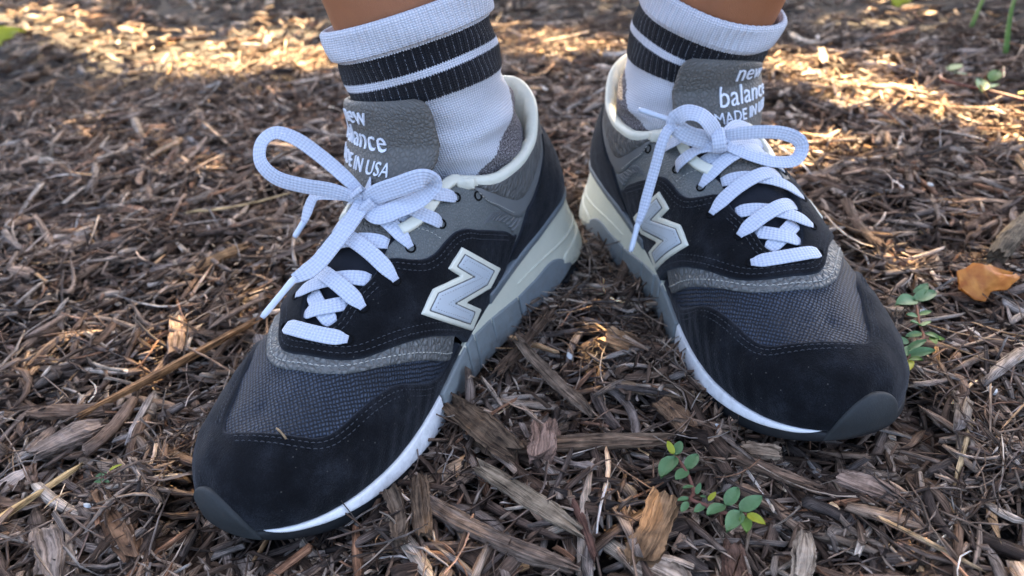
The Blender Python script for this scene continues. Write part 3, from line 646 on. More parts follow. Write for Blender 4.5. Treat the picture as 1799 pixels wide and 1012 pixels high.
    add('outsole_wall', 'rubber', [bot(-206, 206, 60, .6), [(206, .6), (206, 13)], [(s, 13) for s in np.linspace(206, -206, 60)], [(-206, 13), (-206, .6)]], -1.2, 1.4, flat=SOLEF, res=4)
    add('outsole_wall', 'rubber', [bot(204, 2*A_-204, 60, .6), [(2*A_-204, .6), (2*A_-204, 16)], [(2*A_-204, 16)]+top(2*A_-212, 212, 50, .3)+[(204, 16)], [(204, 16), (204, .6)]], -.9, 1.5, flat=SOLEF, res=4)
    lowc = [(-160, 20), (-121, 20), (-80, 20), (-63, 12), (-40, 9), (-20, 9.5), (0, 10), (20, 9.5), (40, 9), (63, 12), (80, 20), (121, 20), (160, 20)]
    add('midsole_foam', 'cream', [lowc, [(160, 20), (186, zf(.186))], top(186, -186, 70), [(-186, zf(.186)), (-160, 20)]], 0, 1.3, flat=SOLEF, res=3)
    for s in (1, -1):
        f = (lambda L: L) if s > 0 else (lambda L: [(-x, y) for x, y in L])
        g = (lambda L: L) if s > 0 else (lambda L: [(2*A_-x, y) for x, y in L])
        # raised ridges moulded into the foam at the heel
        add('foam_ridge', 'cream', [f([(4, 30), (30, 31), (60, 33), (95, 33), (118, 31)]), f([(118, 31), (118, 29.6)]), f([(118, 29.6), (95, 31.2), (60, 30), (30, 27.5), (4, 26.5)]), f([(4, 26.5), (4, 30)])], .9, 1.0, flat=SOLEF, er=1.0)
        add('foam_ridge', 'cream', [f([(1, 11.5), (1, 22.5)]), f([(1, 22.5), (30, 24), (52, 24.5), (66, 23.5)]), f([(66, 23.5), (72, 19.5), (61, 13.8), (40, 10.8), (20, 11), (1, 11.5)])], .7, 1.5, flat=SOLEF, er=1.2)
        def toothed(a, b, z, dz, pitch):
            o = []; x = a
            while x < b-pitch:
                o += [(x, z), (x+pitch*.55, z), (x+pitch*.6, z+dz), (x+pitch*.95, z+dz)]; x += pitch
            return o+[(b, z)]
        add('foam_wedge', 'bluegrey', [f([(61, 13), (79, 26.3), (104, 24.4), (120.6, 23.2)]), f([(120.6, 23.2), (118.6, 6)]), f([(118.6, 6), (95, 6.2), (76, 9), (61, 13)])], .2, 1.9, flat=SOLEF, er=.9)
        for (a0, a1, z0, z1, l0, l1) in ((121.6, 148.6, 23.4, 25.2, 2.0, 3.0), (149.4, 167.6, 25.3, 26.4, 2.2, 3.0), (168.4, 177.6, 26.4, 25.8, 2.4, 3.0), (178.4, 211.4, 25.6, 19.4, 1.2, 2.0)):
            q = [(a0, z0), (a1, min(z1, zf(a1/1000)-.2)), (a1+1.4, l1), (a0-1, l0)]
            if a1 > 170: q = [(a0, zf(a0/1000)-.2), (a1, zf(a1/1000)-.2), (a1+1.4, l1), (a0+1, l0)]
            add('sole_block', 'midgrey', [f([q[0], tuple((np.array(q[0])+np.array(q[1]))/2), q[1]]), f([q[1], q[2]]), f([q[2], tuple((np.array(q[2])+np.array(q[3]))/2), q[3]]), f([q[3], q[0]])], .3, 2.0, flat=SOLEF, er=1.0)
        e_ = 327 if s > 0 else 304
        add('forefoot_foam', 'white', [g(top(212, e_, 30)), g([(e_, zf(e_/1000)), (322, 22), (304, 17.4),][:3 if s > 0 else 1]+[ (290, 14.2), (274, 11.3), (254, 8.6), (231, 6.0), (214.5, 4.4)]), g([(214.5, 4.4), (212, zf(.212))])], .2, 1.6, flat=SOLEF, er=1.2)
        # tread lugs
        for k in range(17):
            x = 20+k*11.2
            zz = zb(x/1000)
            add('tread_lug', 'rubber', [f([(x, zz-1.2), (x+6.8, zz-1.2)]), f([(x+6.8, zz-1.2), (x+7.4, zz+6.5)]), f([(x+7.4, zz+6.5), (x-.6, zz+6.5)]), f([(x-.6, zz+6.5), (x, zz-1.2)])], -.2, 1.9, flat=SOLEF, er=1, res=4)
    CACHE['list'] = out
    return CACHE
M['mould2'] = mat_plain('blue grey heel clip', (.15, .172, .182), .5, .4)
def text_mesh(body, size):
    cu = bpy.data.curves.new('lettering', 'FONT'); cu.body = body; cu.size = size; cu.align_x = 'CENTER'; cu.offset = -size*.006; cu.space_character = 1.02; cu.resolution_u = 3
    o = bpy.data.objects.new('lettering', cu); COL.objects.link(o)
    me = bpy.data.meshes.new_from_object(o.evaluated_get(bpy.context.evaluated_depsgraph_get()))
    bpy.data.objects.remove(o)
    bm = bmesh.new(); bm.from_mesh(me); bmesh.ops.triangulate(bm, faces=bm.faces)
    bmesh.ops.subdivide_edges(bm, edges=[e for e in bm.edges if e.calc_length() > size*.22], cuts=1, use_grid_fill=False)
    bmesh.ops.triangulate(bm, faces=bm.faces)
    V = np.array([v.co[:] for v in bm.verts]); F = [[v.index for v in f.verts] for f in bm.faces]
    be = [[v.index for v in e.verts] for e in bm.edges if e.is_boundary]
    bm.free(); return V, F, be
def shoe(side, pose, label, bow, ankle):
    X, Y, th, tp, tr = pose
    t = np.array([math.cos(th), math.sin(th)]); m_ = np.array([-t[1], t[0]])*side
    A = np.array([[1, 0, -tp], [0, 1, -tr], [tp, tr, 1]]); Bm = np.array([[t[0], m_[0], 0], [t[1], m_[1], 0], [0, 0, 1]])
    Q = Bm @ A; Q[:, 1] *= side
    root = bpy.data.objects.new('sneaker', None); COL.objects.link(root); root.empty_display_size = .05
    root.matrix_world = Matrix(((*Q[0], X), (*Q[1], Y), (*Q[2], -tp*.15), (0, 0, 0, 1)))
    tag(root, label, 'sneaker', 'pair of black and grey sneakers')
    sg = np.array([1, side, 1.])
    def put(name, mat, V, F, uv=None, parent=None, smooth=True, flip=False, attrs=None):
        V = np.asarray(V)*sg
        if (side < 0) != flip: F = [tuple(f)[::-1] for f in F]
        return link(name, mesh_data(name, V, F, M[mat], uv, smooth, attrs), parent or root)
    last_border = None
    for name, mat, V, F, uv, st, ed in panels()['list']:
        solep = name in ('outsole_wall', 'midsole_foam', 'foam_ridge', 'foam_wedge', 'sole_block', 'forefoot_foam', 'tread_lug')
        par = root
        if name in ('emblem_groove', 'emblem_fill'): par = last_border
        o = put(name, mat, V, F, uv, par, True, solep, {'edge': ed} if mat == 'suede' else None)
        if name == 'emblem_border': last_border = o
        for sv, sf, mk in st: put('stitching', mk, sv, sf, None, last_border if name == 'emblem_fill' else o)['kind'] = 'stuff'
    # sole bottom plate
    base = bend(GS)[:, 0]; bl = bend(GL)[:, 0]
    ring = np.concatenate([base, bl[::-1][1:-1]]); ring[:, 2] += .0006
    c = ring.mean(0); V = np.concatenate([ring, [c]]); n = len(ring)
    put('outsole_plate', 'rubber', V, [((i+1) % n, i, n) for i in range(n)])
    # footbed filling under the ankle opening
    # collar roll and lining
    cp = collar_pts(1, 10, 112); full = [(x, y) for x, y in cp]+[(13, 0)]+[(x, -y) for x, y in cp[::-1]]
    C2 = curve(full, 2.0)*mm
    P, Nn = UP.at(C2)
    k = np.ones(5)/5
    for ax in range(3):
        for _ in range(4): Nn[2:-2, ax] = np.convolve(Nn[:, ax], k, 'same')[2:-2]
    Nn /= np.linalg.norm(Nn, axis=1)[:, None]
    hn = Nn.copy(); hn[:, 2] = 0; hn /= np.linalg.norm(hn, axis=1)[:, None]
    prof = [(2.6, -1.5), (2.9, .6), (2.2, 2.4), (.6, 3.4), (-1.6, 3.2), (-3.6, 1.6), (-4.8, -1.5), (-5.8, -7), (-6.2, -14), (-6.2, -24), (-6, -34)]
    ripple = 1+.10*np.sin(seglen(P)*420)+.06*np.sin(seglen(P)*991)
    V = np.stack([P+hn*(o*mm*ripple[:, None] if i > 2 else o*mm)+np.array([0, 0, u*mm]) for i, (o, u) in enumerate(prof)], 1)
    kk = len(prof); F = [(i*kk+j, i*kk+j+1, (i+1)*kk+j+1, (i+1)*kk+j) for i in range(len(P)-1) for j in range(kk-1)]
    cb = put('collar_lining', 'bind', V.reshape(-1, 3), F)
    for sd_ in (1, -1):
        C3 = curve([(x, y*sd_) for x, y in ((105.5, 30), (109, 26.8), (114, 23.2), (122, 22.4), (134, 24.6), (143, 24.4), (150, 22.6), (156.5, 19.6))], 1.5)*mm
        P3, N3 = UP.at(C3); T3 = np.gradient(P3, axis=0); W3 = np.cross(N3, T3)
        V, F, uv = ribbon(P3+N3*2.3*mm, W3, 6.2*mm, 4.0*mm, 12); put('throat_binding', 'bind', V, F, uv)
    # tongue flap wrapped round the front of the ankle, slipped to the outer side
    cx, cy, top, az0, half, rr = ankle['tongue']
    nq, nr = 61, 46
    q = np.linspace(-1, 1, nq); r_ = np.linspace(0, 1, nr)
    def tongue_pt(qv, rv, off):
        qv = np.asarray(qv, float); rv = np.asarray(rv, float)
        # rounded upper corners: narrow towards the top
        kq = np.where(rv > .86, np.sqrt(np.maximum(0, 1-((rv-.86)/.14)**2))*.14+.86, 1.0)
        taper = (.60+.40*np.clip(rv/.45, 0, 1)**.7)
        az = az0+half*qv*kq*taper
        z = 98+(top-98)*rv+3.0*np.cos(qv*1.4)*rv+ankle['skew']*qv*rv*rv
        fx, fy = ankle['lean']
        ccx = cx+(z-150)*fx+np.maximum(0, (128-z))*.85; ccy = cy+(z-150)*fy*.6
        rad = rr+1.5*np.sin(rv*3)+ 2.2*np.maximum(0, rv-.75)*4*.5
        ca, sa = np.cos(az), np.sin(az)
        x = ccx+(rad+off)*ca; y = ccy+(rad*1.03+off)*sa
        return np.stack([x, y, z], -1)*mm
    qq, rg = np.meshgrid(q, r_, indexing='ij')
    edge = np.minimum(np.minimum(1-np.abs(qq), 1-rg), .13)/.13
    pf = np.sqrt(np.maximum(0, 1-(1-np.clip(edge, 0, 1))**2))
    front = tongue_pt(qq, rg, 3.0*pf+.9*smooth_noise(np.stack([qq.ravel(), rg.ravel()], 1), 4, 2).reshape(qq.shape)*pf)
    back = tongue_pt(qq, rg, -3.0*pf-.2)
    V = np.concatenate([front.reshape(-1, 3), back.reshape(-1, 3)]); nn_ = nq*nr
    F = [(i*nr+j, (i+1)*nr+j, (i+1)*nr+j+1, i*nr+j+1) for i in range(nq-1) for j in range(nr-1)]
    F += [tuple(nn_+v for v in f[::-1]) for f in F]
    bd = [i*nr for i in range(nq)]+[(nq-1)*nr+j for j in range(1, nr)]+[i*nr+nr-1 for i in range(nq-2, -1, -1)]+[j for j in range(nr-2, 0, -1)]
    F += [(bd[i], nn_+bd[i], nn_+bd[(i+1) % len(bd)], bd[(i+1) % len(bd)]) for i in range(len(bd))]
    uvt = np.stack([qq*half*rr*mm, rg*(top-98)*mm], -1).reshape(-1, 2); uvt = np.concatenate([uvt, uvt])
    tg = put('tongue', 'tongue', V, F, uvt)
    hl = (top-98)
    for body, size, zc in (('new', 13.5, ankle['text'][0]), ('balance', 13.5, ankle['text'][1]), ('MADE IN USA', 7.8, ankle['text'][2])):
        TV, TF, be = text_mesh(body, size)
        u = TV[:, 0]*(1.0 if len(body) < 9 else 1.0)*(1 if side > 0 else -1); z = zc+TV[:, 1]
        qv = (u+ankle.get('tshift', 0))/(half*rr); rv = (z-98)/hl
        f0 = tongue_pt(qv, rv, 3.0+.9*smooth_noise(np.stack([qv, rv], 1), 4, 2)+.75); f1 = tongue_pt(qv, rv, 2.6)
        n = len(f0); FF = [tuple(f) for f in TF]+[(a, b, n+b, n+a) for a, b in be]
        put('lettering', 'text', np.concatenate([f0, f1]), FF, None, tg, False)
    # eyelets
    for E in (EYE_M, EYE_L):
        for k_, e in enumerate(E):
            p, n_ = UP.at([(e[0]*mm, e[1]*mm)]); p, n_ = p[0], n_[0]
            h = 3.2 if k_ < 3 else 1.7
            tx = np.cross(n_, (0, 0, 1)); tx /= np.linalg.norm(tx); ty = np.cross(n_, tx)
            V = []
            for rad, hh in ((2.9, h-.3), (2.7, h+.35), (2.1, h+.3), (1.7, h-.8)):
                V += [p+n_*hh*mm+(math.cos(a)*tx+math.sin(a)*ty)*rad*mm for a in np.linspace(0, 2*math.pi, 14, endpoint=False)]
            F = [(r0*14+j, r0*14+(j+1) % 14, (r0+1)*14+(j+1) % 14, (r0+1)*14+j) for r0 in range(3) for j in range(14)]+[tuple(range(42, 56))]
            put('eyelet', 'hole', V, F)
    # crossed laces
    def lace_on(path, offs, width=8.3, name='lace', thick=.95):
        C = curve(path, 1.6)*mm; s = seglen(C)/seglen(C)[-1]
        P, Nn = UP.at(C); h = np.interp(s, np.linspace(0, 1, len(offs)), offs)
        for _ in range(3): h[1:-1] = (h[:-2]+2*h[1:-1]+h[2:])/4
        P = P+Nn*h[:, None]*mm
        for _ in range(6): P[1:-1] = (P[:-2]+2*P[1:-1]+P[2:])/4
        Wd = np.cross(Nn, np.gradient(P, axis=0))
        pin = 1-.3*np.exp(-((1-s)/.05)**2)-.5*np.exp(-(s/.09)**2)
        V, F, uv = ribbon(P, Wd, width*mm, thick*mm, 12, pin); put(name, 'lace', V, F, uv)
    lace_on([EYE_M[0], (216.5, 12), (217.8, 2), EYE_L[0]], [3.2, 4.3, 4.5, 4.5, 4.5, 4.3, 3.2])
    lace_on([(210, 12), (206, 3), (198, -12)], [1, 2.4, 2.6, 2.4, 1]); lace_on([(209, -9), (205, 3), (198, 13)], [1, 3.2, 3.9, 3.0, 1])
    lv = [(1, (186, -20), (184, 18)), (2, (166, -22), (165, 17.5)), (3, (149, -23), (147, 23.5))]
    for k_, le, mdl in lv:
        hh = 4.3 if k_ < 3 else 3.2; h0 = 3.2 if k_ < 3 else 1.8
        a, b = np.array(EYE_L[k_]), np.array(mdl); lace_on([tuple(a), tuple(a*.6+b*.4), tuple(b)], [h0, hh, 3.6, 2.8, 2.8, .6])
        a, b = np.array(EYE_M[k_]), np.array(le); lace_on([tuple(a), tuple(a*.6+b*.4), tuple(b)], [h0, hh, 4.8, 4.9, 3.6, .6])
    # top eyelets run into the knot
    def lace3(cp, width=7.6, thick=1.8, name='lace', n=40, pin=None, mat='lace'):
        cp = np.array(cp, float); C = curve(cp[:, :6]*np.array([1, 1, 1, 12, 12, 12]), 1.6)
        P = C[:, :3]*mm; Wd = C[:, 3:6]/12
        V, F, uv = ribbon(P, Wd, width*mm, thick*mm, 12, pin(np.linspace(0, 1, len(P))) if pin else None); put(name, mat, V, F, uv)
    kn = np.array(bow['knot'][1][:3])
    for E, sg2 in ((EYE_M, 1), (EYE_L, -1)):
        for k_, lift in ((4, 3.5), (5, 6.5)):
            p, n_ = UP.at([(E[k_][0]*mm, E[k_][1]*mm)]); p = p[0]*1000; n_ = n_[0]
            p1 = p+n_*3.8+(kn-p)*.10; p2 = p*.5+kn*.5+np.array([0, 0, lift]); p3 = kn*.93+p*.07+np.array([0, 0, -2])
            wd = np.cross(n_, kn-p); wd /= np.linalg.norm(wd)
            cp = [tuple(p+n_*.5-(kn-p)*.02)+tuple(wd), tuple(p1)+tuple(wd), tuple(p*.75+kn*.25+n_*(3.5+lift*.4))+tuple(wd), tuple(p2)+tuple(wd*.9+np.array([0, 0, .3])), tuple(p3)+tuple(wd)]
            lace3(cp, 7.8, 1.0, pin=lambda s: 1-.45*np.exp(-(s/.06)**2))
    for nm_ in ('loop', 'loop2', 'end', 'end2'):
        if nm_ in bow: lace3(bow[nm_], bow.get('w_'+nm_, 8.2), bow.get('t_'+nm_, 1.05), pin=(lambda s: 1-.25*np.exp(-(s/.07)**2)-.25*np.exp(-((1-s)/.07)**2)) if 'loop' in nm_ else (lambda s: 1-.42*np.clip((s-.86)/.14, 0, 1)))
    # knot: a short wrap round the crossing
    kp = np.array(bow['knot'], float); ctr = kp[:, :3].mean(0); axis = kp[-1, :3]-kp[0, :3]; axis /= np.linalg.norm(axis); wv = kp[1, 3:6]/np.linalg.norm(kp[1, 3:6])
    out_ = np.cross(axis, wv); V = []
    wrap = []
    for a in np.linspace(-.35*math.pi, 1.35*math.pi, 15):
        wrap.append(tuple(ctr+axis*6.0*math.cos(a)*1.05+out_*5.0*math.sin(a))+tuple(wv))
    lace3(wrap, 7.6, 1.6, 'lace_knot')
    for nm_ in ('ag', 'ag2'):
        if nm_ in bow:
            p0, p1 = [np.array(p[:3])*mm for p in bow[nm_]]
            s = np.linspace(0, 1, 10); P = p0+(p1-p0)*s[:, None]; rad = np.array([1.35, 1.7, 1.6, 1.55, 1.55, 1.55, 1.55, 1.55, 1.5, 1.2])*mm
            V, F = tube(P, rad, 12); put('aglet', 'aglet', V, F)
    return root
BOW={
'loopA':[(151.8,-6.8,109.2,-0.94,0.11,0.26),(152.9,-16.4,119.4,-0.93,0.07,0.3),(154.9,-28.6,130.6,-0.93,-0,0.36),(157.8,-39.5,139.3,-0.9,-0.14,0.45),(161.7,-47.5,142.9,-0.69,-0.61,0.58),(168.3,-52,139.8,-0.12,-1.11,0.25),(175,-48.9,132.3,0.28,-0.99,-0.37),(175.9,-39.9,125.6,0.32,-0.56,-0.78),(171,-28.6,120.8,0.24,-0.33,-0.88),(162.8,-16.5,116,0.24,-0.33,-0.88),(156.3,-5,109.4,0.25,-0.38,-0.87)],
'endA':[(155.6,-3.7,109.2,-0,-0.95,0.43),(172.4,-1.6,104.1,-0.02,-0.94,0.45),(184.9,-2.2,99.5,-0.07,-0.92,0.49),(196.9,-4,94.6,-0.13,-0.88,0.54),(203.4,-5.8,93.2,-0.29,-0.76,0.64),(208.6,-8.6,92.4,-0.35,-0.7,0.67)],
'agA':[(207.9,-8,92.8,-0.06,-0.92,0.49),(230,-11.1,83.4,-0.05,-0.92,0.48)],
'end2A':[(150.6,-11.9,107.8,-0.82,-0.47,0.44),(153.3,-25.1,107.8,-0.79,-0.52,0.45),(156.5,-36,107.2,-0.61,-0.78,0.44),(159.8,-38.7,103.3,-0.18,-1.1,0.15),(163.9,-39.3,98.5,-0.1,-1.12,0.06),(166.8,-39.7,95.1,-0.1,-1.12,0.06)],
'ag2A':[(166.4,-39.6,95.6,0.02,-0.96,0.42),(173.1,-42.3,89.2,0.02,-0.96,0.42)],
'loop2A':[(155.6,-3.7,109.2,0.01,0.31,-0.88),(154.3,5.6,114,0.05,0.27,-0.9),(151.2,16.7,118.1,0.07,0.24,-0.91),(146.8,26.3,121.3,0.13,0.17,-0.92),(143,29.3,120.1,0.41,-0.49,-0.75),(140.9,28.2,114.6,-0.05,-1.01,0.28),(146.1,23.6,109.9,-0.4,-0.8,0.55),(154,16.4,107.4,-0.51,-0.69,0.61),(159.2,7.2,104.6,-0.71,-0.4,0.63),(158,-1.8,106.2,-0.86,-0.01,0.51)],
'knotA':[(154.5,-8.3,112.5,0.57,-0.59,-0.6),(157.9,-1.3,111.4,0.56,-0.67,-0.52),(156.9,0.2,106,0.54,-0.74,-0.44)],
'loopB':[(145.5,9.5,111.3,0.06,-0.15,-0.92),(150,1,112.7,0.06,-0.15,-0.92),(154.3,-10.3,113.5,0.05,-0.09,-0.91),(158.2,-23.8,111.8,0,0.08,-0.88),(160.6,-32.7,107.2,-0.21,0.45,-0.66),(162.2,-34.2,101.2,-0.67,0.53,0.06),(164.6,-28.6,97.3,-0.84,-0.11,0.54),(164.6,-16.2,98.9,-0.77,-0.52,0.55),(160,-2.8,103.6,-0.71,-0.66,0.51),(152.7,7.3,108.1,-0.7,-0.7,0.5)],
'loop2B':[(148.1,10.2,110.7,-0.32,-1.07,0.09),(152.5,16.6,120.7,-0.41,-1.02,0.22),(151.8,22.6,127.4,-0.63,-0.78,0.49),(147.4,28.5,128.7,-0.83,-0.26,0.63),(143.1,32.2,124.8,-0.82,0.37,0.4),(141.5,32,119.7,-0.36,0.67,-0.44),(144.9,27.7,115.6,-0.08,0.37,-0.8),(148,18.8,111.8,0.01,0.2,-0.88),(148.7,11.1,109.4,0.04,0.13,-0.9)],
'endB':[(138.5,17.5,112.1,-0.68,-0.6,0.6),(138.2,27.9,116.7,-0.73,-0.5,0.63),(141.1,35.8,118.9,-0.83,0.16,0.57),(143.1,40.3,114.2,-0.71,0.61,0.21),(145.5,45.5,100.9,-0.67,0.65,0.14),(148.6,51.4,86.1,-0.67,0.66,0.12),(151.6,56,75.9,-0.68,0.65,0.14),(153,58.9,70.7,-0.7,0.62,0.18)],
'agB':[(152.8,58.8,71,-0.52,0.8,0.2),(156.3,64.7,55.7,-0.52,0.8,0.19)],
'ag2B':[(133.1,30.7,120.2,-0.54,-0.57,0.7),(119.8,45,125.1,-0.54,-0.57,0.7)],
'knotB':[(146.8,10.5,114.6,-0.2,0.85,-0.32),(153.8,11.9,112.5,-0.35,0.87,-0.1),(152.6,11.6,106.8,-0.47,0.82,0.11)],
}
POSE_A = (0.016059, 0.481040, -2.124996, -0.028884, 0.009929)
POSE_B = (0.099362, 0.534827, -1.353012, 0.017863, -0.010267)
ANK_A = dict(skew=7, tongue=(82, -8, 145, R(-25), R(60), 44), lean=(.006, -.226), text=(134.5, 123.5, 114.5), c=(.0815, -.0113), r=(.0392, .0426), l1=.0193)
ANK_B = dict(tshift=-4, skew=9, tongue=(77, -9, 138.5, R(-22), R(55), 42), lean=(.268, -.273), text=(128, 117, 109.3), c=(.075, -.0147), r=(.039, .0400), l1=.0074)
bA = {k[:-1]: v for k, v in BOW.items() if k.endswith('A')}; bB = {k[:-1]: v for k, v in BOW.items() if k.endswith('B')}
bB.update(w_end=6.0, t_end=2.4, w_loop2=10.2, w_loop=7.6); bA.update(w_end2=7, w_end=8.6, w_loop=8.2, w_loop2=10.5)
shoe_a = shoe(1, POSE_A, 'nearer black and grey sneaker, on the left, with a long lace loop', bA, ANK_A)
shoe_b = shoe(-1, POSE_B, 'farther black and grey sneaker, on the right, lace end hanging over its emblem', bB, ANK_B)
bpy.context.view_layer.update()
# ------------------------------------------------------------------ the wearer: legs, socks, shorts
def sock_rings(an, up):
    """centres, radii and axes (shoe-local metres, inner side +y) from the foot up through the ankle"""
    fx, fy = an['lean']; ax = np.array([fx, fy, 1.]); ax /= np.linalg.norm(ax)
    c0 = np.array([an['c'][0], an['c'][1], .15]); rx, ry = an['r']
    rows = [(np.array([.060, .002, .045]), .046, .031), (np.array([.061, .001, .075]), .0455, .0335), (np.array([.064, -.001, .095]), .045, .035), (np.array([.071, -.005, .115]), .043, .0375), (c0*.55+np.array([.071, -.005, .115])*.45, .0405, (.0375+ry)/2)]
    for l, k in [(0.0, 1.0), (.012, 1.0), (.024, 1.0)]+[(l, k) for l, k in up]: rows.append((c0+ax*l, rx*k, ry*k))
    return rows, ax
def make_sock(an, side, root):
    l1 = an['l1']; cuff = l1+.0150
    rows, ax = sock_rings(an, [(cuff-.012, 1.01), (cuff, 1.035)])
    rows = [r for r in rows if True]
    C = np.array([r[0] for r in rows]); Rr = np.array([(r[1], r[2]) for r in rows])
    s = seglen(C); f = spl(s, np.concatenate([C, Rr], 1)); ns = 150; sv = np.linspace(0, s[-1], ns)
    G = f(sv); nth = 421; tht = np.linspace(-math.pi, math.pi, nth)
    # height along axis measured so that the lower edge of the lower stripe is 0
    c0 = np.array([an['c'][0], an['c'][1], .15]); l0 = l1-.0262
    V = np.zeros((ns, nth, 3)); UV = np.zeros((ns, nth, 2)); heel = np.zeros((ns, nth))
    for i in range(ns):
        c = G[i, :3]; k = np.clip((c[2]-.11)/.04, 0, 1); a = np.array([0, 0, 1.])*(1-k)+ax*k; a /= np.linalg.norm(a)
        ex = np.array([1., 0, 0])-a*a[0]; ex /= np.linalg.norm(ex); ey = np.cross(a, ex)
        h = (c-c0)@ax-l0
        zone = np.clip((h+.002)/.004, 0, 1); cf = np.clip((h-.0262)/.003, 0, 1)
        circ = tht*(61*.0042/(2*math.pi))
        rib = np.abs(np.sin(circ*math.pi/.0042))
        amp = (.0006*zone+.0007*cf)*rib**.6
        fold = 0
        if h < 0:
            # soft wrinkles where the knit bunches at the ankle
            w1 = np.exp(-((h+.012+.010*np.cos(tht-1.2))/.004)**2)+.8*np.exp(-((h+.028+.012*np.cos(tht+.9))/.005)**2)+.5*np.exp(-((h+.042-.01*np.sin(tht*2))/.004)**2)
            fold = .0017*w1
        bulge = .0016*zone*(1-cf)+.0030*cf*(1-.25*np.clip((h-.034)/.008, 0, 1))+.0008*np.sin(tht*3+1)*zone
        d = amp+fold+bulge+.0006*np.sin(tht*5+h*300)
        V[i] = c+(G[i, 3]+d)[:, None]*np.cos(tht)[:, None]*ex+(G[i, 4]+d)[:, None]*np.sin(tht)[:, None]*ey
        UV[i, :, 0] = circ; UV[i, :, 1] = h
        back = np.cos(tht-math.pi)
        heel[i] = np.clip(.5+(back+.36)*1.0-(c[2]-.108)*38, 0, 1)
    # rolled top edge
    top = V[-1]; cc = G[-1, :3]; ins = []
    for (q, up) in ((.992, .0014), (.972, .0024), (.945, .0028), (.92, .0018), (.905, -.003), (.90, -.012)): ins.append(cc+(top-cc)*q+ax*up)
    V = np.concatenate([V, np.array(ins)]); UV = np.concatenate([UV, np.stack([UV[-1]+np.array([0, .001*(i+1)]) for i in range(6)])]); heel = np.concatenate([heel, np.zeros((6, nth))])
    nr_ = len(V); V = V.reshape(-1, 3)*np.array([1, side, 1])
    F = [(i*nth+j, i*nth+j+1, (i+1)*nth+j+1, (i+1)*nth+j) for i in range(nr_-1) for j in range(nth-1)]
    if side < 0: F = [f[::-1] for f in F]
    Mw = np.array(root.matrix_world); V = V @ Mw[:3, :3].T+Mw[:3, 3]
    return mesh_data('sock', V, F, M['sock'], UV.reshape(-1, 2), True, {'heel': heel.ravel()})
def leg_path(an, side, root):
    rows, ax = sock_rings(an, [])
    c0 = np.array([an['c'][0], an['c'][1], .15]); Mw = np.array(root.matrix_world)
    tw = lambda p: Mw[:3, :3] @ (np.asarray(p)*np.array([1, side, 1]))+Mw[:3, 3]
    pts = [(tw((.062, 0, .06)), .030), (tw((.07, -.004, .11)), .031)]
    l1 = an['l1']
    for l, r in ((.0, .0355), (l1, .0372), (l1+.03, .0385), (l1+.07, .041), (.17, .048), (.24, .053), (.31, .049), (.37, .047)):
        pts.append((tw(c0+ax*l), r))
    return pts
def remesh(parts, vox, name, mat, smooth_it=6):
    me = bpy.data.meshes.new(name); Vs, Fs, b = [], [], 0
    for V, F in parts: Vs.append(V); Fs += [tuple(int(x)+b for x in f) for f in F]; b += len(V)
    me.from_pydata(np.concatenate(Vs).tolist(), [], Fs); o = bpy.data.objects.new(name, me); COL.objects.link(o)
    md = o.modifiers.new('r', 'REMESH'); md.mode = 'VOXEL'; md.voxel_size = vox
    s_ = o.modifiers.new('s', 'SMOOTH'); s_.iterations = smooth_it; s_.factor = .5
    dg = bpy.context.evaluated_depsgraph_get(); m2 = bpy.data.meshes.new_from_object(o.evaluated_get(dg)); bpy.data.objects.remove(o)
    m2.polygons.foreach_set('use_smooth', np.ones(len(m2.polygons), bool)); m2.materials.clear(); m2.materials.append(mat); m2.name = name
    return m2
def thick(P, r, n=28):
    P = np.array(P); f = spl(seglen(P), np.concatenate([P, np.array(r)[:, None]], 1)); g = f(np.linspace(0, seglen(P)[-1], 60)); return tube(g[:, :3], g[:, 3], n)
la, lb = leg_path(ANK_A, 1, shoe_a), leg_path(ANK_B, -1, shoe_b)
hipA, hipB = np.array([-.015, .50, .86]), np.array([.165, .53, .86])
ka, kb = la[-1][0], lb[-1][0]
def leg(pts, hip): 
    k = pts[-1][0]
    P = [p for p, r in pts]+[k*.75+hip*.25, k*.4+hip*.6, hip]; r_ = [r for p, r in pts]+[.060, .078, .088]
    return thick(P, r_)
pelvis = thick([hipA+np.array([-.03, .0, .0]), (hipA+hipB)/2+np.array([0, 0, .04]), hipB+np.array([.03, 0, 0])], [.095, .12, .095])
waist = thick([(hipA+hipB)/2, (hipA+hipB)/2+np.array([0, 0.01, .12]), (hipA+hipB)/2+np.array([0, 0.01, .24])], [.13, .125, .14])
person = link('person', remesh([leg(la, hipA), leg(lb, hipB), pelvis, waist], .006, 'person', M['skin'], 14))
tag(person, 'standing person with bare brown legs in striped white crew socks, seen from the ankles', 'person')
for an, sd_, rt in ((ANK_A, 1, shoe_a), (ANK_B, -1, shoe_b)):
    link('sock', make_sock(an, sd_, rt), person)
def short_leg(k, hip): return thick([k*.42+hip*.58, k*.2+hip*.8, hip+np.array([0, 0, .02])], [.108, .108, .112])
link('shorts', remesh([short_leg(ka, hipA), short_leg(kb, hipB), thick([hipA+np.array([-.03, 0, 0]), (hipA+hipB)/2+np.array([0, 0, .04]), hipB+np.array([.03, 0, 0])], [.11, .135, .11]), thick([(hipA+hipB)/2, (hipA+hipB)/2+np.array([0, .01, .19])], [.145, .14])], .01, 'shorts', M['cloth'], 8), person)
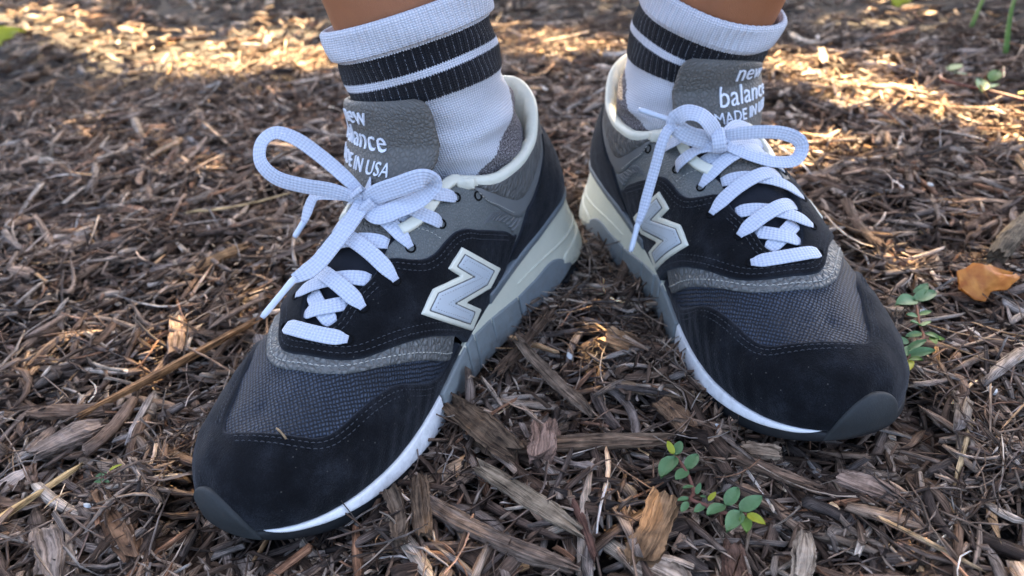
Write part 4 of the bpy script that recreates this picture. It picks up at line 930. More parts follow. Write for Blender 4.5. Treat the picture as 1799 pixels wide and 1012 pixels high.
# ------------------------------------------------------------------ ground
gv = [(-40, -40, -.016), (40, -40, -.016), (40, 40, -.016), (-40, 40, -.016)]
ground = link('ground', mesh_data('ground', gv, [(0, 1, 2, 3)], M['ground'], None, False)); tag(ground, kind='structure')
P1L= [(68.4, 244.4, 59.8, 233.6, 1.0, 0), (68.7, 245.8, 73.0, 253.8, 0.75, 0), (68.1, 246.4, 66.7, 253.0, 0.45, 2), (71.7, 236.1, 78.5, 245.5, 0.65, 0), (71.9, 237.0, 65.3, 229.5, 0.7, 0), (72.2, 227.0, 67.1, 224.0, 0.55, 0), (72.4, 222.2, 74.8, 225.4, 0.9, 0), (73.7, 220.8, 75.4, 218.5, 0.9, 0), (74.5, 216.5, 69.2, 212.8, 0.65, 0), (68.6, 220.4, 63.8, 219.6, 0.7, 0), (67.8, 218.4, 63.8, 213.4, 0.6, 0), (76.6, 217.9, 80.5, 221.4, 0.8, 2), (82.3, 214.9, 73.4, 208.4, 0.6, 0), (82.5, 214.4, 90.4, 223.4, 0.6, 0), (87.8, 211.4, 99.1, 218.2, 0.6, 0), (87.9, 210.6, 79.0, 199.7, 0.6, 0), (88.8, 208.1, 86.4, 198.2, 0.6, 1), (90.4, 209.2, 95.3, 202.4, 0.5, 2)]
P1S= [(68.8, 246.3), (70.1, 239.5), (72.2, 231.0), (71.9, 224.8), (69.5, 219.9), (74.4, 216.0), (81.4, 212.9), (87.5, 211.5), (89.8, 209.2)]
P2L= [(234.1, 356.0, 220.5, 348.8, 0.6, 0), (233.4, 354.6, 247.4, 361.9, 0.5, 0), (235.6, 358.9, 245.7, 366.9, 0.4, 0), (228.0, 340.4, 222.0, 339.8, 0.6, 0), (229.5, 341.7, 235.6, 342.3, 0.6, 0), (224.9, 330.9, 219.0, 330.3, 0.8, 0), (224.9, 330.9, 230.8, 332.9, 0.8, 0), (222.4, 324.4, 215.0, 324.0, 0.8, 0), (223.9, 324.2, 227.2, 318.4, 0.8, 0), (212.0, 317.8, 204.6, 318.7, 0.9, 0), (212.4, 313.8, 205.2, 307.1, 0.8, 0), (207.1, 309.4, 216.1, 312.1, 0.7, 0), (205.3, 305.8, 216.1, 304.5, 0.6, 0), (204.9, 303.4, 207.6, 298.2, 0.8, 1), (203.8, 301.1, 197.9, 292.3, 0.9, 2), (224.2, 320.2, 230.2, 318.0, 0.6, 1), (224.9, 320.1, 223.9, 313.6, 0.6, 1)]
P2S= [(235.6, 358.9), (231.0, 347.3), (226.2, 333.5), (223.9, 324.2), (214.4, 314.9), (205.5, 304.6), (200.7, 297.9)]
P3L= [(-201.9, 266.1, -206.4, 263.9, 0.6, 0), (-200.1, 260.7, -204.3, 258.8, 0.6, 0), (-201.4, 267.4, -197.7, 271.7, 0.4, 2), (-201.1, 260.8, -198.0, 259.2, 0.6, 0)]
P3S= [(-201.4, 267.4), (-201.4, 262.8), (-200.7, 258.8)]
P4L= [(464.0, 747.1, 480.3, 760.9, 0.8, 1), (464.3, 741.2, 472.1, 733.3, 0.5, 0), (480.3, 703.3, 493.1, 716.5, 0.8, 1), (468.1, 685.2, 479.2, 692.9, 0.8, 0), (485.5, 665.8, 492.3, 669.1, 0.9, 2), (457.3, 677.6, 464.8, 696.5, 0.6, 0)]
P4S= [(450.9, 738.8), (443.5, 715.3), (452.7, 707.5), (463.4, 696.8), (468.6, 674.9), (479.1, 648.0)]
# ------------------------------------------------------------------ mulch: shredded wood and bark
def rot_z(a): c, s = math.cos(a), math.sin(a); return np.array([[c, -s, 0], [s, c, 0], [0, 0, 1]])
def sliver(L, wd, th, rg, n=4, seg=4, bendv=.15, jag=.35):
    """one splinter along x: ragged ends, bent, tapering; returns V, F, uv (metres)"""
    V, UV = [], []
    a0 = rg.uniform(0, 6.28); ang = a0+np.linspace(0, 2*math.pi, n, endpoint=False)+rg.uniform(-.35, .35, n)
    radv = rg.uniform(.7, 1.15, n); e0 = rg.uniform(-jag, jag, n)*.5; e1 = rg.uniform(-jag, jag, n)*.5
    cy, cz = rg.normal(0, bendv), rg.normal(0, bendv*.6); tw = rg.normal(0, .5)
    p0, p1 = rg.uniform(.25, 1), rg.uniform(.25, 1)
    for i in range(seg+1):
        t = i/seg; u = t-.5
        k = np.interp(t, [0, .25, .75, 1], [p0, 1, 1, p1])*rg.uniform(.85, 1.1)
        endw = np.interp(t, [0, .2], [1, 0])*e0+np.interp(t, [.8, 1], [0, 1])*e1
        x = (u+endw*.4)*L
        y = np.cos(ang+tw*u)*wd*.5*k*radv+cy*L*(u*u*2)+0*x
        z = np.sin(ang+tw*u)*th*.5*k*radv+cz*L*(u*u*2)
        V.append(np.stack([x, y, z], 1)); UV.append(np.stack([x, (np.arange(n)/n)*2.2*wd+0*x], 1))
    V = np.concatenate(V); UV = np.concatenate(UV); F = []
    for i in range(seg):
        for j in range(n): F.append((i*n+j, i*n+(j+1) % n, (i+1)*n+(j+1) % n)); F.append((i*n+j, (i+1)*n+(j+1) % n, (i+1)*n+j))
    for b, fl in ((0, True), (seg*n, False)):
        for j in range(1, n-1): F.append((b, b+j+1, b+j) if fl else (b, b+j, b+j+1))
    return V, np.array(F), UV
def chunk(L, wd, th, rg, n=18, seg=16, bendv=.12, jag=.35, ridge=.16, square=.55):
    """a larger chip: flat body with grain ridges, splintered ends, slight warp"""
    V, UV = [], []
    ang = np.linspace(0, 2*math.pi, n, endpoint=False)
    rid = 1+ridge*rg.normal(0, 1, n); e0 = rg.uniform(-jag, jag, n); e1 = rg.uniform(-jag, jag, n)
    cy, cz, tw, shear = rg.normal(0, bendv), rg.normal(0, bendv), rg.normal(0, .35), rg.normal(0, .1)
    k0, k1 = rg.uniform(.55, 1), rg.uniform(.55, 1); ph = rg.uniform(0, 6, 3)
    cxs = np.sign(np.cos(ang))*np.abs(np.cos(ang))**square; szs = np.sign(np.sin(ang))*np.abs(np.sin(ang))**square
    for i in range(seg+1):
        t = i/seg; u = t-.5
        k = np.interp(t, [0, .18, .82, 1], [k0, 1, 1, k1])*(1+.07*math.sin(9*t+ph[0]))
        endw = max(0, 1-t/.22)*e0*.8+max(0, 1-(1-t)/.22)*e1*.8
        x = (u+endw*.3)*L+shear*cxs*wd*.5
        rr = rid*(1+.05*rg.normal(0, 1, n))*k
        a = tw*u; y0 = cxs*wd*.5*rr; z0 = szs*th*.5*rr*(1+.15*math.sin(7*t+ph[1]))
        y = y0*math.cos(a)-z0*math.sin(a)+cy*L*u*u*2; z = y0*math.sin(a)+z0*math.cos(a)+cz*L*u*u*2
        V.append(np.stack([x, y, z], 1)); UV.append(np.stack([x, (np.arange(n)/n)*2.2*wd+0*x], 1))
    V = np.concatenate(V); UV = np.concatenate(UV); F = []
    for i in range(seg):
        for j in range(n): F.append((i*n+j, i*n+(j+1) % n, (i+1)*n+(j+1) % n, (i+1)*n+j))
    c0, c1 = len(V), len(V)+1
    V = np.concatenate([V, [V[:n].mean(0)+np.array([.02*L, 0, 0])], [V[-n:].mean(0)-np.array([.02*L, 0, 0])]]); UV = np.concatenate([UV, UV[:1], UV[-1:]])
    for j in range(n): F.append((c0, (j+1) % n, j)); F.append((c1, seg*n+j, seg*n+(j+1) % n))
    return V, F, UV
PAL = 3.05*np.array([1.07, 1.0, .90])*np.array([(.030, .020, .015), (.048, .032, .023), (.070, .047, .034), (.095, .067, .049), (.125, .094, .072), (.150, .122, .100), (.185, .155, .128), (.11, .060, .036), (.235, .195, .155), (.27, .17, .09), (.40, .29, .17)])
PW = np.array([.14, .19, .19, .15, .11, .08, .045, .05, .022, .018, .005]); PW = PW/PW.sum()
def foot_gap(x, y):
    d = np.full(np.shape(x), 9.)
    for (X, Y, th, _, _) in (POSE_A, POSE_B):
        ax, ay = X+.02*math.cos(th), Y+.02*math.sin(th); bx, by = X+.262*math.cos(th), Y+.262*math.sin(th)
        t = np.clip(((x-ax)*(bx-ax)+(y-ay)*(by-ay))/((bx-ax)**2+(by-ay)**2), 0, 1)
        half = .037+.012*np.clip((t-.35)/.4, 0, 1)
        d = np.minimum(d, np.hypot(x-ax-t*(bx-ax), y-ay-t*(by-ay))-half)
    return d
def lumps(x, y): return .0045*(np.sin(x*31+1.3)*np.cos(y*27+.4)+.6*np.sin(x*67+y*51)+.5*np.cos(y*83-x*23))
def field(n, rmin, rmax, rg, power):
    out = []
    tot = 0
    while tot < n:
        r = rmin+(rmax-rmin)*rg.random(n)**power; a = rg.uniform(-1.15, 1.15, n)
        x = r*np.sin(a); y = r*np.cos(a)-.02
        ok = (x > -1.75) & (x < 1.5) & (y > .08) & (y < 2.5)
        out.append(np.stack([x, y], 1)[ok]); tot += ok.sum()
    return np.concatenate(out)[:n]
def edge_field(n, rg):
    # loose bits pushed up against the soles
    p = np.stack([rg.uniform(-.25, .32, n*14), rg.uniform(.17, .62, n*14)], 1); g = foot_gap(p[:, 0], p[:, 1])
    return p[(g > .007) & (g < .030)][:n]
def scatter_mesh(name, specs, rg):
    VV, FF, UU, CC, base = [], [], [], [], 0
    for (count, gen, rmin, rmax, power, zlo, zhi, tilt, bright) in specs:
        T = [gen(rg) for _ in range(48)]
        pos = field(count, rmin, rmax, rg, power) if rmin > 0 else edge_field(count, rg); which = rg.integers(0, len(T), count)
        gap = foot_gap(pos[:, 0], pos[:, 1]); which = which[:len(pos)]
        for k, (V, F, UV) in enumerate(T):
            idx = np.where(which == k)[0]; m = len(idx)
            if not m: continue
            yaw = rg.uniform(0, 2*math.pi, m); pit = rg.normal(0, tilt, m); rol = rg.normal(0, .6, m); s = rg.uniform(.7, 1.35, m)
            near = np.hypot(pos[idx, 0], pos[idx, 1]); s *= np.interp(near, [.2, .5, 1.5], [.95, 1, 1.35])
            cyw, syw, cp, sp, crr, srr = np.cos(yaw), np.sin(yaw), np.cos(pit), np.sin(pit), np.cos(rol), np.sin(rol)
            x, y, z = V[:, 0][None]*s[:, None], V[:, 1][None]*s[:, None], V[:, 2][None]*s[:, None]
            y, z = y*crr[:, None]-z*srr[:, None], y*srr[:, None]+z*crr[:, None]
            x, z = x*cp[:, None]+z*sp[:, None], -x*sp[:, None]+z*cp[:, None]
            x, y = x*cyw[:, None]-y*syw[:, None], x*syw[:, None]+y*cyw[:, None]
            px, py = pos[idx, 0], pos[idx, 1]
            pz = rg.uniform(zlo, zhi, m)+lumps(px, py)
            g = gap[idx]; lift = np.interp(g, [0, .03, .10], [.0, .0, 0.])
            pz = np.where(g < .006, np.minimum(pz, -.008), pz)
            P = np.stack([x+px[:, None], y+py[:, None], z+pz[:, None]], -1)
            VV.append(P.reshape(-1, 3)); nv = len(V)
            FF.append((F[None]+(np.arange(m)*nv)[:, None, None]+base).reshape(-1, 3)); base += m*nv
            UU.append((UV[None]*s[:, None, None]+rg.uniform(0, 5, (m, 1, 2))).reshape(-1, 2))
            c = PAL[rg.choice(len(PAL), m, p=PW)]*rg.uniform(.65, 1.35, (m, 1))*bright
            # old grey weathering on some pieces
            gmix = rg.random((m, 1))**2*.6; c = c*(1-gmix)+c.mean(1, keepdims=True)*np.array([1.0, .97, .93])*gmix
            CC.append(np.repeat(c, nv, 0))
    V = np.concatenate(VV); F = np.concatenate(FF).astype(np.int32); UV = np.concatenate(UU); C = np.concatenate(CC)
    me = bpy.data.meshes.new(name); me.vertices.add(len(V)); me.vertices.foreach_set('co', V.astype(np.float32).ravel())
    me.loops.add(F.size); me.loops.foreach_set('vertex_index', F.ravel()); me.polygons.add(len(F))
    me.polygons.foreach_set('loop_start', np.arange(0, F.size, 3, dtype=np.int32)); me.polygons.foreach_set('loop_total', np.full(len(F), 3, np.int32))
    l = me.uv_layers.new(name='UVMap'); l.data.foreach_set('uv', UV.astype(np.float32)[F.ravel()].ravel())
    at = me.attributes.new('tint', 'FLOAT_COLOR', 'POINT'); at.data.foreach_set('color', np.concatenate([C, np.ones((len(C), 1))], 1).astype(np.float32).ravel())
    me.materials.append(M['wood']); me.update(); me.validate()
    print(name, len(F), 'triangles')
    return me
rg = np.random.default_rng(11)
strip_g = lambda r: sliver(r.uniform(.018, .048), r.uniform(.0022, .0068), r.uniform(.0012, .003), r, 4, 4, .12, .35)
chip_g = lambda r: sliver(r.uniform(.010, .026), r.uniform(.005, .011), r.uniform(.0018, .004), r, 6, 4, .08, .45)
fib_g = lambda r: sliver(r.uniform(.015, .050), r.uniform(.0006, .0017), r.uniform(.0005, .0012), r, 3, 4, .26, .2)
bit_g = lambda r: sliver(r.uniform(.005, .014), r.uniform(.0012, .0035), r.uniform(.0008, .002), r, 4, 2, .1, .4)
mulch = link('mulch', scatter_mesh('mulch', [
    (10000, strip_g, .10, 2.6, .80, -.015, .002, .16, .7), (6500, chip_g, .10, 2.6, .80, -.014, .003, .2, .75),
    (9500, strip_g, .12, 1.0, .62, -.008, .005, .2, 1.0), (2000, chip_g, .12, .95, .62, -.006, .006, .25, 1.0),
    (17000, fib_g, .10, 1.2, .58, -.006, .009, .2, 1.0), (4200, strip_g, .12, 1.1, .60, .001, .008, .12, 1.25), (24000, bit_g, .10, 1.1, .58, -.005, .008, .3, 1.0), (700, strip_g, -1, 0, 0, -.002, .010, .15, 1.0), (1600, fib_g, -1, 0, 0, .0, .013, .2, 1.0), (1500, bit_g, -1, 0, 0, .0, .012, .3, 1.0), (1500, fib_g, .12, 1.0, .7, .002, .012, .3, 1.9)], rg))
tag(mulch, 'shredded brown wood and bark mulch covering the ground', 'mulch', None, 'stuff')
# ---- the larger chips, each a thing of its own
def place(o, x, y, z, yaw, pitch=0, roll=0, s=1):
    o.matrix_world = Matrix.Translation((x, y, z)) @ Matrix.Rotation(yaw, 4, 'Z') @ Matrix.Rotation(-pitch, 4, 'Y') @ Matrix.Rotation(roll, 4, 'X') @ Matrix.Scale(s, 4)
rc = np.random.default_rng(23)
TEM = []
for k in range(30):
    V, F, UV = chunk(rc.uniform(.016, .036), rc.uniform(.004, .009), rc.uniform(.0025, .005), rc, 16, 12, .10, .6, .2); TEM.append(mesh_data('wood_chip', V, F, M['woodo'], UV, False))
for k in range(16):
    V, F, UV = chunk(rc.uniform(.035, .07), rc.uniform(.003, .006), rc.uniform(.002, .004), rc, 10, 12, .12, .4, .14); TEM.append(mesh_data('wood_chip', V, F, M['woodo'], UV, False))
pos = field(900, .16, 1.05, rc, .75); ok = (foot_gap(pos[:, 0], pos[:, 1]) > .018); pos = pos[ok]
SPOT = [(.052, .211), (-.02, .28), (-.198, .354), (.324, .414), (.109, .192), (.082, .225), (.3, .395), (-.2, .262)]
keep = [p for p in pos if min(math.hypot(p[0]-a, p[1]-b) for a, b in SPOT) > .022][:255]
for k, (x, y) in enumerate(keep):
    o = link('wood_chip', TEM[k % len(TEM)])
    c = PAL[rc.choice(len(PAL), p=PW)]*rc.uniform(.8, 1.4); gm = rc.random()*.6; c = c*(1-gm)+c.mean()*gm
    o['tint'] = [float(v) for v in c]
    yw = rc.uniform(0, 6.28)
    place(o, x, y, float(lumps(x, y))+rc.uniform(.003, .008), yw, rc.normal(0, .12), rc.normal(0, .35), rc.uniform(.75, 1.2)*(.9 if y < .5 else 1.15))
    lum = float(c.mean()); tone = 'dark brown' if lum < .075 else 'mid brown' if lum < .13 else 'greyish brown' if lum < .2 else 'pale tan'
    if gm > .42 and lum >= .075: tone = 'weathered grey'
    shape = ('short broad' if k % len(TEM) < 30 else 'long slim')
    ang_ = math.atan2(x-.05, y)
    where = ('between the two sneakers' if -.02 < x < .1 and .29 < y < .5 else 'in the foreground below the nearer sneaker' if x < .0 and y < .27 and x > -.15 else 'in the lower left foreground' if x < -.1 and y < .36 else 'left of the nearer sneaker' if x < -.05 and y < .62 else 'in the middle foreground by the green weed' if x < .11 and y < .29 else 'in the lower right foreground' if y < .29 else 'right of the farther sneaker' if y < .55 and x > .1 else 'in the blurred background on the left' if x < -.02 else 'in the blurred background on the right')
    tag(o, tone+' '+shape+' wood chip '+('lying crosswise ' if abs(math.cos(yw)) > .9 else 'lying endwise ' if abs(math.cos(yw)) < .38 else 'slanted rightward ' if math.sin(2*yw) > 0 else 'slanted leftward ')+where, 'wood chip', 'loose wood chips on the mulch')
def special(name, label, cat, a, b, wd, th, tint, z=.008, pitch=0, roll=0, seed=1, **kw):
    a = np.array(a)*mm; b = np.array(b)*mm; L = float(np.linalg.norm(b-a)); r_ = np.random.default_rng(seed)
    V, F, UV = chunk(L, wd*.75, th*.8, r_, kw.get('n', 22), kw.get('seg', 20), kw.get('bendv', .06), kw.get('jag', .4), kw.get('ridge', .12), kw.get('square', .55))
    o = link(name, mesh_data(name, V, F, M['woodo'], UV, False)); o['tint'] = [tint[0]*1.2, tint[1]*1.06, tint[2]*.92]
    c = (a+b)/2; place(o, c[0], c[1], z, math.atan2(b[1]-a[1], b[0]-a[0]), pitch, roll); tag(o, label, cat); return o
special('wood_chip', 'thick tan brown wood block beside the small green plant', 'wood chip', (61, 227), (44, 195), .014, .009, (.19, .125, .072), .010, 0, .1, 3, jag=.25, bendv=.03)
special('bark_piece', 'curved weathered bark slab lying against the nearer sneaker sole', 'bark', (-36, 299), (-5, 261), .018, .012, (.105, .078, .055), .012, 0, .25, 5, ridge=.2)
special('splinter', 'long orange brown splinter lying left of the nearer sneaker', 'splinter', (-234, 318), (-164, 389), .0065, .0045, (.25, .145, .07), .012, .02, 0, 7, bendv=.02)
special('wood_chip', 'pale grey upright chip at the bottom edge below the green plant', 'wood chip', (114, 203), (104, 181), .010, .006, (.30, .27, .23), .010, 0, .2, 9, ridge=.2)
special('splinter', 'pale straw yellow splinter at the left edge of the photo', 'splinter', (-246, 244), (-222, 276), .004, .003, (.42, .32, .17), .010, 0, 0, 11, bendv=.03)
special('bark_piece', 'shaggy fibrous bark strip in the lower left foreground', 'bark', (-203, 255), (-172, 218), .012, .008, (.15, .095, .06), .010, 0, 0, 13, ridge=.28)
special('wood_chip', 'broad grey weathered chip in the bottom left corner', 'wood chip', (-217, 236), (-199, 209), .016, .007, (.20, .17, .15), .010, 0, .2, 15, ridge=.2)
special('wood_chip', 'dark brown chip standing out below the nearer sneaker toe', 'wood chip', (-50, 249), (-46, 216), .010, .007, (.105, .078, .055), .013, 0, .2, 17, ridge=.22)
special('wood_chip', 'slim grey brown chip next to the dark chip below the nearer sneaker', 'wood chip', (-60, 243), (-54, 214), .008, .006, (.115, .09, .068), .011, 0, .2, 18, ridge=.22)
special('wood_strip', 'long grey strip running diagonally through the bottom middle', 'wood strip', (-47, 233), (14, 192), .009, .006, (.15, .12, .1), .011, 0, .1, 19)
special('wood_strip', 'pale grey strip above the long diagonal strip at the bottom middle', 'wood strip', (-21, 252), (20, 212), .010, .006, (.2, .17, .13), .012, 0, .2, 21)
special('wood_strip', 'tan flat strip lying left of the nearer sneaker laces', 'wood strip', (-231, 466), (-199, 501), .010, .004, (.27, .18, .1), .010, 0, .4, 25, bendv=.02)
special('straw', 'thin pale straw behind the long lace loop', 'straw', (-257, 558), (-182, 581), .0028, .002, (.42, .34, .2), .012, 0, 0, 27, n=8)
special('wood_strip', 'pale tan strip on the ground between the two sneakers', 'wood strip', (51, 309), (93, 293), .008, .0045, (.26, .2, .14), .008, 0, .3, 29, bendv=.03)
special('wood_chip', 'square ended brown block beside the farther sneaker sole', 'wood chip', (73, 291), (84, 267), .012, .008, (.17, .115, .075), .009, 0, .2, 31, jag=.2)
special('wood_chip', 'pale chip touching the farther sneaker toe', 'wood chip', (103, 255), (119, 249), .010, .006, (.26, .21, .16), .009, 0, .2, 33)
special('straw', 'pale upright straw right of the farther sneaker', 'straw', (187, 224), (216, 262), .0028, .002, (.4, .33, .21), .012, 0, 0, 35, n=8)
special('straw', 'long pale straw in the lower right foreground', 'straw', (140, 215), (173, 181), .0025, .002, (.36, .29, .19), .010, 0, 0, 37, n=8)
special('wood_chip', 'pinkish grey flat chip in the right foreground', 'wood chip', (141, 234), (159, 220), .012, .004, (.24, .185, .155), .009, 0, .3, 39)
special('stick', 'smooth dark stick behind the farther sneaker on the right', 'stick', (248, 488), (243, 420), .008, .007, (.12, .09, .075), .012, 0, 0, 41, ridge=.04, square=1)
special('wood_chip', 'long brown plank shaped chip at the left edge', 'wood chip', (-268, 321), (-225, 319), .011, .006, (.14, .1, .075), .010, 0, .2, 43)
special('bark_piece', 'pale grey wedge of bark at the far left', 'bark', (-250, 289), (-224, 308), .016, .007, (.22, .18, .155), .010, 0, .2, 45)
special('wood_chip', 'striped grey chip under the tan block at the bottom', 'wood chip', (43, 198), (62, 184), .013, .006, (.3, .26, .22), .008, 0, .2, 47, ridge=.26)
special('wood_chip', 'thick reddish brown chip below the green plant leaves', 'wood chip', (84, 205), (80, 180), .012, .009, (.12, .075, .058), .004, 0, 0, 49)
special('wood_strip', 'split brown strip running right of the green plant', 'wood strip', (84, 262), (126, 228), .007, .004, (.17, .125, .095), .009, 0, .2, 51)
special('twig', 'dark red brown twig in the bottom middle', 'twig', (19, 233), (26, 200), .005, .005, (.09, .05, .04), .012, 0, 0, 53, ridge=.04, square=1, n=12)
special('wood_strip', 'long brown strip between the sneaker toes', 'wood strip', (-12, 268), (66, 263), .009, .007, (.15, .11, .08), .010, .04, .2, 55)
special('bark_knot', 'reddish fibrous bark knot in front of the gap between the toes', 'bark', (12, 279), (8, 257), .016, .014, (.24, .17, .14), .010, 0, .2, 57, ridge=.22, jag=.6)
special('bark_piece', 'pale orange bark lump on the ground between the sneakers', 'bark', (52, 352), (66, 338), .014, .009, (.3, .2, .12), .009, 0, .2, 59, ridge=.2)
special('wood_strip', 'dark stick leaning on the nearer sneaker heel side', 'wood strip', (-12, 322), (20, 375), .007, .005, (.11, .08, .06), .010, 0, 0, 61)
special('wood_strip', 'grey split stick right of the bark slab', 'wood strip', (2, 345), (36, 280), .008, .005, (.16, .13, .105), .011, 0, 0, 63)
br = special('branch', 'mossy grey branch end at the right edge behind the orange leaf', 'branch', (372, 456), (303, 395), .016, .015, (.10, .085, .062), .016, 0, 0, 65, ridge=.06, square=.95, bendv=.02, jag=.1)
_p, _n = UP.at([(.2635, .018)]); _w = shoe_a.matrix_world @ Vector(_p[0]+_n[0]*.0028); _n = shoe_a.matrix_world.to_3x3() @ Vector(_n[0])
V, F, UV = sliver(.0075, .0011, .0009, np.random.default_rng(3), 5, 4, .05, .2)
o = link('splinter', mesh_data('splinter', V, F.tolist(), M['woodo'], UV)); o['tint'] = [.42, .3, .17]; o.matrix_world = Matrix.Translation(_w) @ _n.to_track_quat('Z', 'X').to_matrix().to_4x4() @ Matrix.Rotation(.5, 4, 'Z'); tag(o, 'tiny tan splinter resting on the nearer sneaker toe cap', 'splinter')
# ------------------------------------------------------------------ small plants, leaves, grit
def leaf_mesh(wr, curl=.12):
    nu, nv = 9, 5; V, UV = [], []
    for i in range(nu):
        t = i/(nu-1); w_ = wr*.5*math.sin(math.pi*t**.8)**.65 if 0 < t < 1 else .0
        w_ = max(w_, .03*wr)
        for j in range(nv):
            s = (j/(nv-1)-.5)*2; V.append((t, s*w_, curl*(s*s)*.35*wr*2+curl*math.sin(math.pi*t)*.35-.02*(1-abs(s))*0)); UV.append((t, s))
    F = [(i*nv+j, (i+1)*nv+j, (i+1)*nv+j+1, i*nv+j+1) for i in range(nu-1) for j in range(nv-1)]
    b = len(V); V += [(x, y, z-.03) for x, y, z in V]; UV += UV; F += [tuple(b+k for k in f[::-1]) for f in F]
    return V, F, UV
def plant(label, leaves, stem, z=.014, stem_r=.0009, seed=1, sc_=1.0):
    rp = random.Random(seed)
    root = bpy.data.objects.new('spurge_plant', None); COL.objects.link(root); root.empty_display_size = .01
    root.location = (stem[-1][0]*mm, stem[-1][1]*mm, 0); tag(root, label, 'weed', 'low spurge weeds in the mulch')
    o0 = np.array(root.location)
    P = curve([(x, y, z*1000+1.5*math.sin(i*1.7)) for i, (x, y) in enumerate(stem)], 2)*mm-o0
    V, F = tube(P, np.linspace(stem_r, stem_r*.8, len(P)), 7); link('stem', mesh_data('stem', V, F, M['stemred']), root)
    for x0, y0, x1, y1, wr, c in leaves:
        a = np.array([x0, y0, z*1000+1]); b = np.array([x1, y1, z*1000+1+rp.uniform(-1, 3.5)]); L = np.linalg.norm(b-a)*mm*1.05*sc_
        V, F, UV = leaf_mesh(min(.62, .46*(.7+.5*wr)), rp.uniform(.05, .25))
        o = link('leaf', mesh_data('leaf', np.array(V)*np.array([L, L, L]), F, M[('leaf', 'leaf2', 'leaf3')[c]], UV), root)
        d = (b-a)/np.linalg.norm(b-a)
        o.location = a*mm-o0; o.rotation_euler = (rp.uniform(-.35, .35), -math.asin(d[2]), math.atan2(d[1], d[0]))
    return root
plant('green spurge weed with oval leaf pairs in the foreground between the toes', P1L, P1S, .016, .0009, 1)
plant('green spurge weed growing beside the farther sneaker toe', P2L, P2S, .014, .0008, 2, 1.15)
plant('tiny spurge sprig left of the nearer sneaker toe', P3L, P3S, .013, .0006, 3)
plant('blurred trailing spurge weed at the right edge of the background', P4L, P4S, .02, .0016, 4, 1.2)
def flat_leaf(name, label, x, y, z, L, wr, yaw, mat, pitch=0, roll=0, curl=.3):
    V, F, UV = leaf_mesh(wr, curl); V = np.array(V); tt = V[:, 0].copy(); V[:, 1] *= 1+.22*np.sin(tt*8+1)+.12*np.sin(tt*19)*np.sign(V[:, 1]); V[:, 2] += .07*np.sin(tt*6)*np.sign(V[:, 1])+.05*np.sin(tt*11+V[:, 1]*9); o = link(name, mesh_data(name, V*L, F, M[mat], UV)); place(o, x, y, z, yaw, pitch, roll); tag(o, label, 'leaf'); return o
flat_leaf('fallen_leaf', 'curled orange dry leaf resting by the branch on the right', .266, .366, .014, .036, .66, .16, 'drylf', .12, .35, .12)
flat_leaf('fallen_leaf', 'small yellow green leaf at the far left', -.80, 1.25, .02, .055, .6, .4, 'leaf3', .2, .5, .2)
flat_leaf('fallen_leaf', 'tiny bright yellow leaf in the background on the right', .548, 1.05, .02, .03, .6, .1, 'leaf3', .1, .5, .2)
for i, (a, b) in enumerate((((.74, 1.03, .06), (.60, .943, .01)), ((.66, .92, .06), (.572, .825, .01)), ((.74, .97, .05), (.69, .86, .01)))):
    P = curve([a, tuple((np.array(a)+np.array(b))/2+np.array([0, .02, .03])), b], .01); W_ = np.tile(np.array([.5, -.6, .3]), (len(P), 1))
    V, F, UV = ribbon(P, W_, .006, .0012, 8, np.linspace(.3, 1, len(P))); o = link('grass_blade', mesh_data('grass_blade', V, F, M['leaf2'], UV)); tag(o, ('top', 'lower', 'rightmost')[i]+' of the blurred grass blades in the top right corner', 'grass blade', 'grass blades in the background')
STN = [(0, 0, .03, .34, .0042), (0, 0, .238, .282, .006), (0, 0, .0945, .268, .0022), (0, 0, -.203, .247, .0035), (0, 0, -.238, .262, .003), (0, 0, .238, .352, .0035), (0, 0, -.075, .253, .004), (0, 0, .33, .52, .005)]
for i, (_, _, x, y, s) in enumerate(STN):
    bm = bmesh.new(); bmesh.ops.create_icosphere(bm, subdivisions=2, radius=s*.5); r_ = random.Random(i)
    for v in bm.verts: v.co = Vector((v.co.x*1.2, v.co.y*.85, v.co.z*.6))*(1+r_.uniform(-.22, .22))
    me = bpy.data.meshes.new('shell_bit'); bm.to_mesh(me); bm.free(); me.materials.append(M['stone']); o = link('shell_bit', me); o.location = (x, y, .010+lumps(x, y)); o.rotation_euler = (r_.uniform(-.5, .5), r_.uniform(-.5, .5), r_.uniform(0, 6))
    tag(o, 'small white bit of shell grit lying in the mulch', 'grit', 'white grit in the mulch')
# ------------------------------------------------------------------ unseen shade tree placed for the light: crown gaps shape the sun patches
GAPS = [(-.44, 1.18, .28, .085, -.62), (-.25, 1.10, .10, .035, -.5), (-.72, 1.42, .20, .035, -.6), (-.36, 1.33, .09, .03, -.6), (.362, .81, .09, .040, -1.15), (.388, .71, .045, .02, -.9), (.465, .625, .04, .018, -.6), (.04, 1.10, .08, .015, -.1), (.067, .350, .017, .014, .3), (.27, .61, .025, .014, -.4), (.56, 1.12, .08, .02, -.4), (-1.0, 1.66, .25, .04, -.5), (.10, 1.0, .08, .012, -.1), (-.17, 1.42, .12, .02, 0)]
def in_gap(gx, gy, grow):
    hit = np.zeros(len(gx), bool)
    for (cx, cy, a, b, ro) in GAPS:
        dx, dy = gx-cx, gy-cy; u = dx*math.cos(ro)+dy*math.sin(ro); v = -dx*math.sin(ro)+dy*math.cos(ro)
        hit |= (u/(a+grow))**2+(v/(b+grow))**2 < 1
    return hit
rt = np.random.default_rng(5)
nl_ = 60000
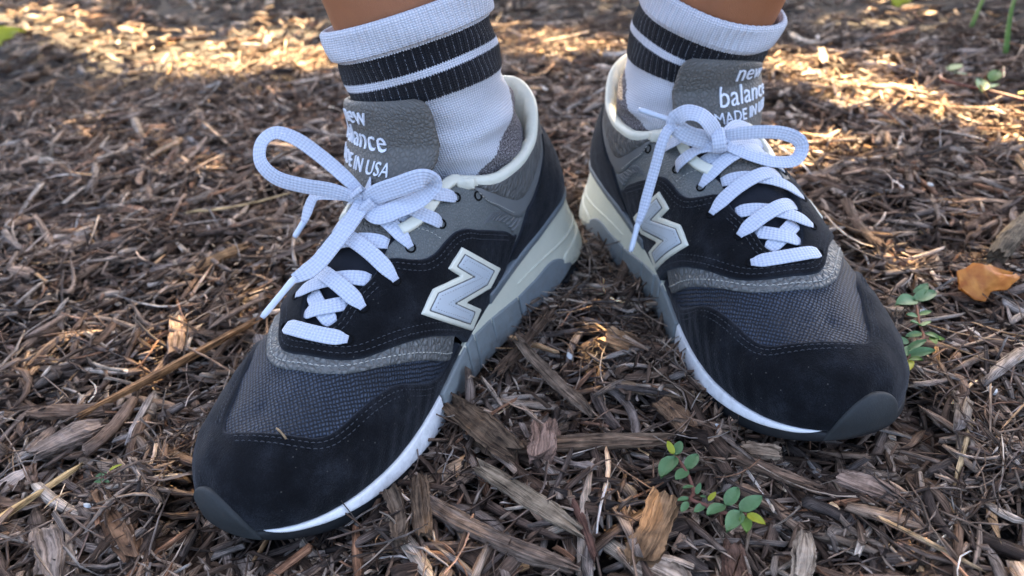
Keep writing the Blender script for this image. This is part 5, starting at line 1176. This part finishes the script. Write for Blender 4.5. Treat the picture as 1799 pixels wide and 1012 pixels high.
h = rt.uniform(1.75, 2.5, nl_); gx = rt.uniform(-1.9, 1.9, nl_); gy = rt.uniform(-.9, 2.6, nl_)
okk = ~in_gap(gx, gy, .022); h, gx, gy = h[okk], gx[okk], gy[okk]
S_ = np.array(SUND); base = np.stack([gx, gy, 0*gx], 1)+S_[None]*(h/S_[2])[:, None]
n = len(base); size = rt.uniform(.028, .05, n)
lv = np.array([(0, 0, 0), (.5, .32, .05), (1, 0, -.05), (.5, -.32, .05)]); lv = lv-np.array([.5, 0, 0])
rx, ry, rz = rt.normal(0, .5, n), rt.normal(0, .5, n), rt.uniform(0, 6.28, n)
X = lv[None, :, 0]*size[:, None]*1.6; Y = lv[None, :, 1]*size[:, None]*1.6; Z = lv[None, :, 2]*size[:, None]
Y, Z = Y*np.cos(rx)[:, None]-Z*np.sin(rx)[:, None], Y*np.sin(rx)[:, None]+Z*np.cos(rx)[:, None]
X, Z = X*np.cos(ry)[:, None]+Z*np.sin(ry)[:, None], -X*np.sin(ry)[:, None]+Z*np.cos(ry)[:, None]
X, Y = X*np.cos(rz)[:, None]-Y*np.sin(rz)[:, None], X*np.sin(rz)[:, None]+Y*np.cos(rz)[:, None]
V = (np.stack([X, Y, Z], -1)+base[:, None]).reshape(-1, 3)
F = (np.array([(0, 1, 2), (0, 2, 3)])[None]+(np.arange(n)*4)[:, None, None]).reshape(-1, 3)
troot = bpy.data.objects.new('unseen_shade_tree', None); COL.objects.link(troot); ctr = base.mean(0); tx, ty = float(ctr[0])+.4, float(ctr[1])+1.9
troot.location = (tx, ty, 0); tag(troot, 'unseen leafy shade tree added behind the wearer, crown gaps shaped to dapple the sunlight', 'tree')
cr_ = link('crown', mesh_data('crown', V-np.array([tx, ty, 0]), F, M['crown'], None, False), troot); cr_['kind'] = 'stuff'
tk = thick([(0, 0, -.05), (.03, 0, .8), (0, -.05, 1.6), (-.05, -.3, 2.2), (.1, -.8, 2.45)], [.14, .11, .10, .07, .02], 14)
link('trunk', mesh_data('trunk', tk[0], tk[1], M['bark']), troot)
